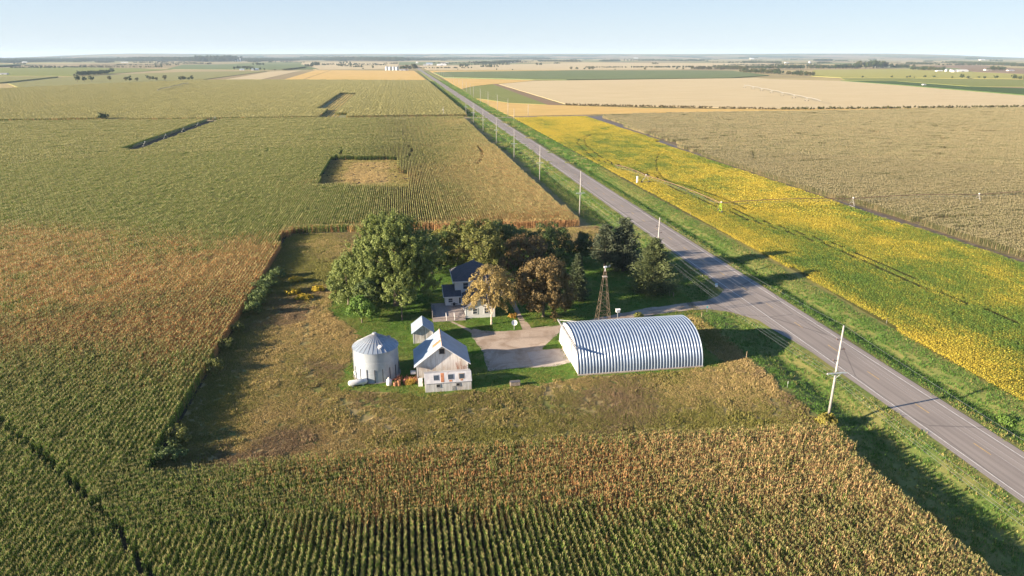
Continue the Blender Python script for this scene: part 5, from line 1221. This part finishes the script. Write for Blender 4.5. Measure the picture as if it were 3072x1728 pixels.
def slab(name, poly, h, mat, label, cat='field'):
    m = MB(); k = len(poly); Z = [float(zt(x, y)) for x, y in poly]
    m.add([(x,y,z-.3) for (x,y),z in zip(poly,Z)] + [(x,y,z+h) for (x,y),z in zip(poly,Z)], [tuple(range(k,2*k))]+[(i,(i+1)%k,(i+1)%k+k,i+k) for i in range(k)])
    o = m.build(name, mat); bm = bmesh.new(); bm.from_mesh(o.data); bmesh.ops.recalc_face_normals(bm, faces=bm.faces[:]); bm.to_mesh(o.data); bm.free()
    for p_ in o.data.polygons:
        if abs(p_.normal.z) > .9 and p_.normal.z < 0: o.data.flip_normals(); break
    return tag(o, label, cat, kind='stuff')
slab('tan_field', [(191,1370),(294,1530),(367,1540),(639,1594),(867,1630),(858,1560),(953,1405),(992,1112),(1036,1352),(921,1203),(856,860),(651,662),(388,680),(187,779)][:6]+[(946,1416),(921,1204),(859,866),(1000,790),(1300,690),(651,672),(388,690),(189,784)], 0.3, TAN, 'huge pale tan field right of the highway, beyond the gravel road')
slab('brown_track', [(180,1379),(190,1378),(184.5,784),(166,787)], .12, BRN, 'brown bare strip along the left side of the tan field')
slab('green_patch', [(102,1160),(132,1276),(178,1360),(166,792),(128,827),(97,931)], .35, LGR, 'olive green wedge between the poles and the tan field')
slab('bean_field', [(98,918),(127,826),(165,786),(184,775),(259,722),(334,696),(500,683),(650,672),(655,669),(266,662),(104,643),(100,660)], .3, ORG, 'orange ripe bean field at the crossroad, right of the highway')
slab('bean_field', [(108,1740),(299,1551),(194,1384),(178,1371),(132,1280),(103,1185),(103,1352)], .3, ORG, 'orange bean strip narrowing below the grey-green field')
slab('green_field', [(108,2260),(159,2331),(637,2473),(996,2416),(1141,2328),(993,1808),(795,1622),(371,1557),(300,1584),(110,1771)], 1.6, GRN, 'wide grey-green field beyond the tan field')
slab('bean_field', [(110,2557),(387,2540),(640,2520),(637,2478),(159,2336),(108,2268)], .3, ORG, 'thin orange strip at the far edge of the grey-green field')
slab('tan_field', [(106,3560),(1306,4900),(2400,4300),(1731,3446),(1111,2640),(640,2630),(110,2730)], .6, PCH, 'tan fields far beyond the hedgerow, right of the highway')
slab('bean_field', [(-213,1614),(-242,2705),(-10,2590),(55,2566),(62,1572),(-100,1592)], .3, ORG, 'orange bean field left of the highway before the white bins')
slab('bean_field', [(-258,1655),(-299,2690),(-245,2705),(-217,1635)], .3, ORG, 'narrow orange bean strip left of the larger orange field')
slab('bean_field', [(-390,1650),(-426,2516),(-347,2697),(-311,1664)], .3, PCH, 'pinkish orange bean field furthest left')
slab('tan_field', [(-700,5500),(10,5283),(0,3464),(-30,2840),(-300,2760),(-420,3200)], .6, PCH, 'tan field behind the white bins and the lone tree')
slab('green_strip', [(948,1420),(1036,1360),(992,1118),(1100,900),(1300,700),(1280,690),(990,790),(866,868),(925,1205)], 1.2, DGR, 'dark green strip on the right edge of the tan field')
slab('yellow_field', [(1082,1750),(1516,2440),(2001,2565),(1852,2091),(1778,1802),(1439,1458),(1242,1562),(1070,1602)], .7, YGR, 'yellow-green field behind the row of dark hedge trees')
slab('olive_field', [(1049,1570),(1227,1541),(1394,1412),(1450,1000),(1010,1130),(1050,1368),(975,1440)], .7, LGR, 'olive field between the hedge trees and the dark green strip')
slab('brown_field', [(2529,3239),(3133,3491),(2454,2493),(1830,1849),(1880,2100),(2352,2724)], .5, BRN, 'brown ploughed field far right by the white farm sheds')
slab('corn_block', [(-780,1552),(-844,1950),(-1200,2000),(-1150,1500)], 2.4, OLV, 'tall corn block with a dark edge at the far left', 'corn field')
slab('green_field', [(-850,2050),(-1500,2250),(-2200,3000),(-1500,3600),(-850,2900)], .8, LGR, 'flat green fields behind the dark tree belt at left')
slab('olive_field', [(-440,1700),(-640,1330),(-760,1540),(-830,1980),(-690,2500),(-445,2560)], 1.0, OLV, 'olive field around the loose row of trees at left')
slab('green_field', [(-300,2850),(-480,2800),(-900,3000),(-1200,4300),(-600,4600)], .8, GRN, 'greenish field behind the small blue farm')

# ------------------------------------------------------------------ far trees
M_ft = [FM('far_tree_leaf', (.050,.075,.026), .35, .15), FM('far_olive_leaf', (.085,.085,.03), .35, .15), FM('far_grey_leaf', (.105,.095,.065), .3, .1)]
def far_proto(seed, mat, rx, rz, h, ncl=16, nlf=16, leaf=1.3):
    V, rn, r2, C = crown_np([(0,0,h-rz,rx,rx,rz),(rx*.4,0,h-rz*1.3,rx*.6,rx*.6,rz*.6)], ncl, nlf, 1.6, leaf, seed, zmin=1.0, inner=.35)
    n = len(V); m = MB(); m.tube([(0,0,-.2),(0,0,h*.5)], [.35,.2], 5); k = len(m.v)
    q4 = [f for f in m.f if len(f) == 4]; V2 = np.concatenate([V, np.array(m.v)]); F = np.concatenate([np.arange(n).reshape(-1,4), np.array(q4)+n])
    me = np_mesh('tree', V2, F, mat, {'rnd': np.concatenate([rn, np.zeros(len(q4))]), 'rnd2': np.concatenate([r2, np.zeros(len(q4))])})
    me.materials.append(M_bark); mi = np.zeros(len(F), np.int32); mi[n//4:] = 1; me.polygons.foreach_set('material_index', mi); return me
FP = [far_proto(800+i, M_ft[0], 3.6, 4.0, 9.5) for i in range(4)] + [far_proto(810+i, M_ft[1], 3.4, 3.6, 9) for i in range(3)] + [far_proto(820, M_ft[2], 3.2, 3.2, 9)]
def ftree(x, y, h, label, group, k=None, s=1.0, name='tree'):
    k = int(rng.integers(0, 7)) if k is None else k; o = link(name, FP[k], None, (x, y, float(zt(x, y)))); f = h/9.5
    o.scale = (f*s, f*s, f); o.rotation_euler = (0, 0, rng.random()*6.28); return tag(o, label, 'tree', group)
RT = [(-656,1597,11.5),(-642,1595,9.0),(-637,1617,9.1),(-628,1688,7.8),(-574,1630,7.1),(-561,1614,8.0),(-546,1612,6.4),(-573,1760,6.8),(-539,1674,7.0),(-542,1700,6.2),(-519,1646,6.0),(-499,1643,9.1),(-472,1653,6.9),(-466,1652,7.3),(-471,1689,6.5),(-453,1650,5.9),(-460,1703,7.1),(-836,2024,5.2)]
nth = ['first','second','third','fourth','fifth','sixth','seventh','eighth','ninth','tenth','eleventh','twelfth','thirteenth','fourteenth','fifteenth','sixteenth','seventeenth','eighteenth']
for i, (x, y, h) in enumerate(sorted(RT, key=lambda q: q[0]/q[1])): ftree(x, y, h*1.35, 'small dark tree in the loose row beyond the left corn, %s from the left' % nth[i], 'loose row of trees beyond the corn', None, 1.05)
ftree(-254,651,7.6,'lone round green tree standing in the corn edge at the gravel road','lone trees in the fields',0,1.9)
ftree(-100.7,2970,12.5,'lone dark tree left of the white grain bins','lone trees in the fields',1,1.0); ftree(-133,2811,6.1,'low bush left of the lone tree near the white bins','lone trees in the fields',2,1.5)
FT = [(-595,2765,14,'dark tree at the left end of the small blue farm'),(-591,2808,16,'tallest tree at the left end of the small blue farm'),(-545,2730,11,'first shelter tree in front of the small blue farm'),(-530,2720,11,'second shelter tree in front of the small blue farm'),(-512,2700,10,'third shelter tree in front of the small blue farm'),(-483,2651,12,'dark tree near the right end of the small blue farm'),(-468,2648,10,'tree at the very right end of the small blue farm'),(-432,2643,6,'low bush right of the small blue farm'),(-408,2666,6,'spreading bush between the blue farm and the orange field')]
for x, y, h, l in FT: ftree(x, y, h, l, 'trees at the small blue farm', 0 if h > 8 else 4, 1.0 if h > 8 else 1.8)
for x, y, h, l in [(20.5,2640,17,'tree right beside the white grain bins'),(32,2655,19,'second tree right of the white grain bins'),(43,2650,16,'tree in the middle of the clump at the white bins'),(55,2690,22,'tallest tree of the clump at the white bins'),(64,2700,21,'right-hand tree of the clump, next to the highway'),(12,2670,15,'olive tree behind the white grain bins')]: ftree(x, y, h, l, 'clump of trees by the white grain bins', None, 1.0)
HT = [(220,2679,4,'low dark bush in the hedgerow nearest the highway'),(360,2628,5.5,'second low bush in the hedgerow right of the highway'),(411,2577,5,'third low bush in the hedgerow right of the highway'),(639,2612,11.5,'left one of two round trees in the far hedgerow'),(660,2609,10.5,'right one of two round trees in the far hedgerow'),(688,2605,8,'low tree just right of the two round hedgerow trees'),(705,2600,12,'tallest tree of the small hedgerow clump'),(718,2600,11,'right end tree of the small hedgerow clump'),(788,2545,5,'low bush right of the hedgerow clump'),(901,2542,9.5,'lone round tree in the hedgerow before the grey wood'),(1057,2622,8,'small pale tree left of the grey wood'),(1052,2547,8.5,'small dark tree left of the grey wood')]
for x, y, h, l in HT: ftree(x, y, h, l, 'trees of the far hedgerow', None, 1.25)
H5 = [(1122,1593,4.2),(1203,1596,3.8),(1229,1576,3.5),(1248,1589,4.7),(1247,1573,2.5),(1273,1569,5.4),(1283,1552,5.1),(1327,1545,3.4),(1333,1523,7.6),(1336,1507,5.0),(1374,1516,4.1),(1359,1482,4.9),(1373,1466,6.7),(1383,1424,8.7),(1386,1412,6.4)]
for i, (x, y, h) in enumerate(H5): ftree(x, y, h*1.25, 'dark hedge tree at the yellow-green field on the far right, %s from the left' % nth[i], 'dark hedge trees at far right', int(rng.integers(0, 4)), 1.5)

def woods(name, lines, label, k=(0, 7), dens=1.0):
    P = []; S = []
    for x0, y0, x1, y1, h, wd in lines:
        L = math.hypot(x1-x0, y1-y0); n = max(4, int(L/(h*.42)*max(1, wd/h*.8)*dens)); n = min(n, 2200); u = rng.random(n)
        px = x0+(x1-x0)*u+rng.normal(0, wd*.3, n); py = y0+(y1-y0)*u+rng.normal(0, wd*.3, n); P.append(np.stack([px, py, zt(px, py)], 1)); S.append(h/9.5*rng.uniform(.65, 1.15, n))
    P = np.concatenate(P); S = np.concatenate(S); n = len(P)
    scatter(name, P, rng.random(n)*6.28, S, rng.integers(k[0], k[1], n), FP, {'dry': np.zeros(n)}, label, 'woods')
woods('tree_belt', [(-841,2061,-848,2269,11,16),(-905,2470,-925,2500,12,16)], 'dense dark shelter belt of trees beyond the loose row at left', (0, 4), 1.6)
woods('tree_belt', [(1120,2612,1277,2511,12,26)], 'greyish thinning wood beyond the grey-green field', (4, 8), 1.3)
woods('tree_belt', [(1068,2111,1087,1917,13,22),(1060,1830,1080,1750,12,22)], 'green wood at the right end of the grey-green field', (0, 7), 1.5)
woods('tree_belt', [(1330,2900,1445,2653,11,20),(1445,2653,1703,2612,13,26),(1703,2612,1852,2650,16,30)], 'long dark belt of trees along the creek at right', (0, 5), 1.2)
woods('tree_belt', [(1900,2720,2060,2790,26,60),(2060,2800,2150,2757,14,40)], 'tall wooded clump above the creek farm', (0, 5), 1.2)
woods('tree_belt', [(1883,2397,1895,2262,12,26)], 'trees left of the white farm sheds at far right', (0, 5), 1.3)
woods('tree_belt', [(-426,3416,-400,3430,13,26),(-440,3900,-415,3960,14,30),(-405,2690,-395,3200,5,8)], 'two dark thickets behind the left orange field', (0, 5), 1.5)
woods('woods', [(-2676,5446,-3507,8507,13,60),(-2962,7339,-2683,8134,24,80),(-2493,7557,-1476,6138,30,200),(-2101,5510,-2059,5612,10,40),(-1776,3565,-1855,3883,7,20),(-1583,6155,-1385,6491,42,120)], 'dark woods along the left horizon', (0, 5), 2.4)
woods('woods', [(-1195,6094,-1030,6209,15,40),(-1189,9800,9,6685,30,200),(-601,7257,8,6270,25,90),(206,7447,531,7866,14,30),(466,4492,628,4466,14,40),(690,4912,869,5147,16,30)], 'woods in the middle distance either side of the highway', (0, 6), 2.0)
woods('woods', [(1130,5725,1409,5480,14,30),(1696,5850,1927,6125,13,30),(2184,6340,2590,5860,14,30),(2424,4791,2480,4389,12,30),(4933,9843,5374,10239,21,60),(3539,5701,3788,5855,18,50),(3039,3928,3067,3788,11,24),(7217,8192,7633,8561,22,60),(3717,4342,3095,3149,12,80),(2097,2278,2150,2269,14,20),(5300,14000,6400,13800,26,100),(2600,12500,4200,12800,26,80)], 'scattered far-off woods along the right horizon', (0, 6), 2.0)
# small groves and fencerow trees sprinkled over the far plain
gl = []
g = np.random.default_rng(77)
while len(gl) < 150:
    d = 2600*math.exp(g.random()*1.45); b = R(g.uniform(-31, 50)); x, y = d*math.sin(b), d*math.cos(b)
    if y < 2900 or abs(x-81) < 60: continue
    if g.random() < .55: L = g.uniform(20, 90)*(d/4000); gl.append((x, y, x+L, y+g.normal(0, L*.15), g.uniform(7, 13), g.uniform(8, 30)))
    else: L = g.uniform(100, 420); gl.append((x, y, x+L, y+g.normal(0, 10), g.uniform(5, 9), 4))
woods('woods', gl, 'small groves and fencerow trees dotted over the distant plain', (0, 6), .8)
bl = []
for k in range(22):
    b = R(-30+k*1.9+g.uniform(-1, 1)); d = g.uniform(6500, 10500); x, y = d*math.sin(b), d*math.cos(b); L = g.uniform(500, 1500); bl.append((x-L/2, y+g.normal(0, 120), x+L/2, y+g.normal(0, 120), g.uniform(13, 24), g.uniform(50, 160)))
woods('woods', bl, 'bluish belts of trees just below the horizon', (0, 4), 2.0)
# brown hedge segments on the south edge of the tan field
HG = [(186,778,199,769),(203,767,218,760),(222,758,237,751),(240,750,255,742),(260,740,274,734),(279,731,293,724),(297,723,311,716),(316,713,330,707),(335,704,348,698),(352,696,367,689),(371,687,385,681)]
Mh = FM('dry_hedge_leaf', (.105,.085,.035), .4, .1)
for i, (a, b, c, d) in enumerate(HG):
    L = math.hypot(c-a, d-b); n = max(5, int(L/2.2)); V, rn, r2, C = crown_np([((c-a)*(u-.5), (d-b)*(u-.5), 1.0, 1.4, 1.4, 1.1) for u in np.linspace(0, 1, n)], n*5, 14, .9, .8, 900+i, zmin=0)
    tag(link('hedge', np_mesh('hedge', V, np.arange(len(V)).reshape(-1,4), Mh, {'rnd': rn, 'rnd2': r2}), None, ((a+c)/2, (b+d)/2, 0)), 'dark brown shelter hedge piece at the tan field edge, %s from the highway' % nth[i], 'hedge', 'hedge pieces at the tan field')
V = []; lobes = [(x, np.interp(x, [0,260,800], [0,-10,-14]), 1.0, 1.9, 1.6, 1.2) for x in np.arange(0, 800, 4.5)]
V, rn, r2, C = crown_np(lobes, 900, 14, 1.1, 1.0, 950, zmin=0); tag(link('hedge', np_mesh('hedge', V, np.arange(len(V)).reshape(-1,4), M_ft[1], {'rnd': rn, 'rnd2': r2}), None, (392,679,0)), 'long unbroken dark hedge along the gravel road at right', 'hedge', 'hedge pieces at the tan field')

# ------------------------------------------------------------------ far farm buildings
M_fw = plain('far_white_wall', (.72,.71,.68), .7, 0, .08, .2); M_fr = plain('far_grey_roof', (.36,.36,.38), .6, .1, .15, .2); M_fwr = plain('far_white_roof', (.74,.74,.73), .5, .1, .08, .2); M_fb = plain('far_blue_roof', (.30,.38,.46), .6, 0, .12, .2); M_fbin = plain('far_bin_metal', (.42,.45,.48), .4, .3, .1, .3); M_fbr = plain('far_brown_roof', (.26,.19,.16), .8)
def fbuild(x, y, w_, d, h, rh, wall, roof, label, name='farm_building', cat='building'):
    z = float(zt(x, y)); root = empty(name, (x, y, z), label, cat); x0, x1, y0, y1 = x-w_/2, x+w_/2, y, y+d
    m = MB(); m.add([(x0,y0,z-.5),(x1,y0,z-.5),(x1,y1,z-.5),(x0,y1,z-.5),(x0,y0,z+h),(x1,y0,z+h),(x1,y1,z+h),(x0,y1,z+h),(x0,(y0+y1)/2,z+h+rh-.1),(x1,(y0+y1)/2,z+h+rh-.1)], [(0,1,5,4),(1,2,6,9,5),(2,3,7,6),(3,0,4,8,7)]); m.build('wall', wall, root)
    o = .5; sl = rh/(d/2); ym = (y0+y1)/2; r_ = MB(); r_.plate([(x0-o,y0-o,z+h-o*sl),(x1+o,y0-o,z+h-o*sl),(x1+o,ym,z+h+rh),(x0-o,ym,z+h+rh)], (0,-sl,1), .15); r_.plate([(x0-o,ym,z+h+rh),(x1+o,ym,z+h+rh),(x1+o,y1+o,z+h-o*sl),(x0-o,y1+o,z+h-o*sl)], (0,sl,1), .15); r_.build('roof', roof, root)
    dd = MB(); dd.box(x-w_*.12, x+w_*.12, y0-.12, y0-.02, z, z+h*.75); dd.build('door', M_fr if wall is M_fw else M_dark, root); return root
def fbin(x, y, r, h, label, group=None, dome=False):
    z = float(zt(x, y)); root = empty('far_grain_bin' if not dome else 'silo', (x, y, z), label, 'grain bin' if not dome else 'silo', group)
    MB().lathe([(r,z-.5),(r,z+h)], x, y, 20, False).build('wall', M_fbin if not dome else M_fwr, root, True)
    MB().lathe([(r+.15,z+h),(r*.7,z+h+r*.45),(r*.3,z+h+r*.62),(.2,z+h+r*.7)] if dome else [(r+.2,z+h),(.6,z+h+r*.5)], x, y, 20).build('roof', M_fwr if dome else M_fbin, root, dome)
    MB().lathe([(.7,z+h+r*.5),(.5,z+h+r*.5+.6)], x, y, 8).build('cap', M_fr, root); return root
for i, x in enumerate((-41,-29,-16,-4)): fbin(x, 2645-i*6, 5.8, 11.5, 'big pale grain bin beside the highway trees, %s of four' % ['leftmost','second from left','third from left','rightmost'][i], 'four pale grain bins far up the highway')
fbuild(14, 2600, 22, 9, 3, 2, M_fw, M_fr, 'low white shed at the foot of the bins by the highway'); fbuild(30, 2606, 12, 9, 3.5, 2.5, M_fw, M_fbr, 'small brown-roofed house under the highway trees', 'house', 'house')
fbin(-1361, 6410, 5, 8, 'short white silo far left, leftmost of three', 'three white silos', True); fbin(-1342, 6407, 4.5, 15, 'middle-sized white silo of three at far left', 'three white silos', True); fbin(-1321, 6404, 4.5, 24, 'tallest white silo of three at far left', 'three white silos', True)
fbuild(-562, 2731, 16, 10, 3, 2.6, M_fw, M_fb, 'blue-roofed house at the left of the small farm', 'house', 'house'); fbuild(-516, 2724, 26, 12, 3.6, 3, M_fw, M_fb, 'long blue-roofed shed of the small farm', 'barn', 'barn')
for x, y, w_, d, h, rh, wl, rf, l in [(127,4855,14,12,5,4,M_fw,M_fwr,'small white barn beside the far highway'),(140,3783,16,14,4,3,M_fw,M_fr,'grey-roofed shed at the farm right of the far highway'),(168,3895,34,20,7,6,M_fw,M_fb,'big blue-grey barn right of the far highway'),(222,3700,48,20,5,4,M_fw,M_fwr,'long white machine shed right of the far highway'),(281,4521,30,16,4,3.5,M_fw,M_fbr,'brown-roofed farmhouse behind the white machine shed'),(313,4644,22,14,4,3,M_fw,M_fwr,'white shed next to the dark trees right of the highway'),(810,5048,40,16,4,3,M_fw,M_fwr,'white low sheds under the far tree clump'),
    (2142,2954,40,14,4,3.5,M_fw,M_fwr,'white farmhouse at the edge of the tall wooded clump'),(2189,2947,26,14,5,4,M_fw,M_fwr,'white barn right of the farmhouse at the wooded clump'),(1813,2170,22,10,2.6,1.6,M_fw,M_fwr,'low white house left of the two grain bins at far right'),(1790,2073,16,12,4.5,3,M_fw,M_fr,'grey-roofed shed right of the two grain bins'),(1815,2072,40,16,5,3,M_fw,M_fwr,'long white farm shed at far right'),(2101,2277,30,12,3,2.6,M_fw,M_fbr,'brown-roofed house at the far right edge'),(2113,2196,24,10,2.4,1.8,M_fw,M_fr,'low grey-roofed house, the rightmost building'),(2516,4364,24,16,5,3,M_fw,M_fr,'grey shed within the far right tree belt'),(-1105,2222,22,12,3,2,M_fw,M_fr,'grey shed at the far left edge of the picture'),(-2624,5593,30,16,5,3,M_fw,M_fwr,'white house at the foot of the left horizon woods'),(3227,9483,60,30,11,6,M_fw,M_fwr,'bright white building far out in the right plain'),(4705,9055,50,30,9,6,M_fw,M_fwr,'white building by the small wood far right'),(1590,11900,50,30,9,5,M_fw,M_fwr,'tiny white building near the horizon right of the highway'),(6282,6927,60,24,6,3,M_fw,M_fwr,'white shed at the far right horizon')]: fbuild(x, y, w_, d, h, rh, wl, rf, l)
for i, (x, y) in enumerate([(-1883,5320),(-1869,5318),(-1857,5316),(-1845,5314)]):
    hu = fbuild(x, y, 9, 9, 4.5, 3, M_fw, M_fwr, 'small white hut in a row in the far left fields, %s of four' % ['leftmost','second from left','third from left','rightmost'][i], 'hut', 'hut'); hu['group'] = 'four white huts'
fbin(1800, 2128, 4.6, 7, 'left one of two pale grain bins at the white farm', 'two bins at the white farm'); fbin(1815, 2125, 4.6, 6.5, 'right one of two pale grain bins at the white farm', 'two bins at the white farm'); fbin(2661, 4341, 9, 11, 'lone white round bin in the far right plain')
fbin(86, 12400, 8, 15, 'leftmost of three tiny white elevators on the horizon', 'three white elevators', True); fbin(121, 12400, 8, 15, 'middle one of three tiny white elevators on the horizon', 'three white elevators', True); fbin(148, 11850, 8, 14, 'rightmost of three tiny white elevators on the horizon', 'three white elevators', True)

# ------------------------------------------------------------------ haze: one even box of pale air
m = MB(); m.box(-27000, 27000, -600, 30000, -110, 135)
hm = bpy.data.materials.new('haze'); hm.use_nodes = True; ht = hm.node_tree; ht.nodes.clear(); ho = ht.nodes.new('ShaderNodeOutputMaterial'); pv = ht.nodes.new('ShaderNodeVolumePrincipled')
pv.inputs['Color'].default_value = (.60,.80,1.0,1); pv.inputs['Density'].default_value = HAZE; pv.inputs['Anisotropy'].default_value = .0
ht.links.new(pv.outputs[0], ho.inputs['Volume'])
tag(m.build('haze', hm), 'thin even haze over the plain', 'haze', kind='stuff')
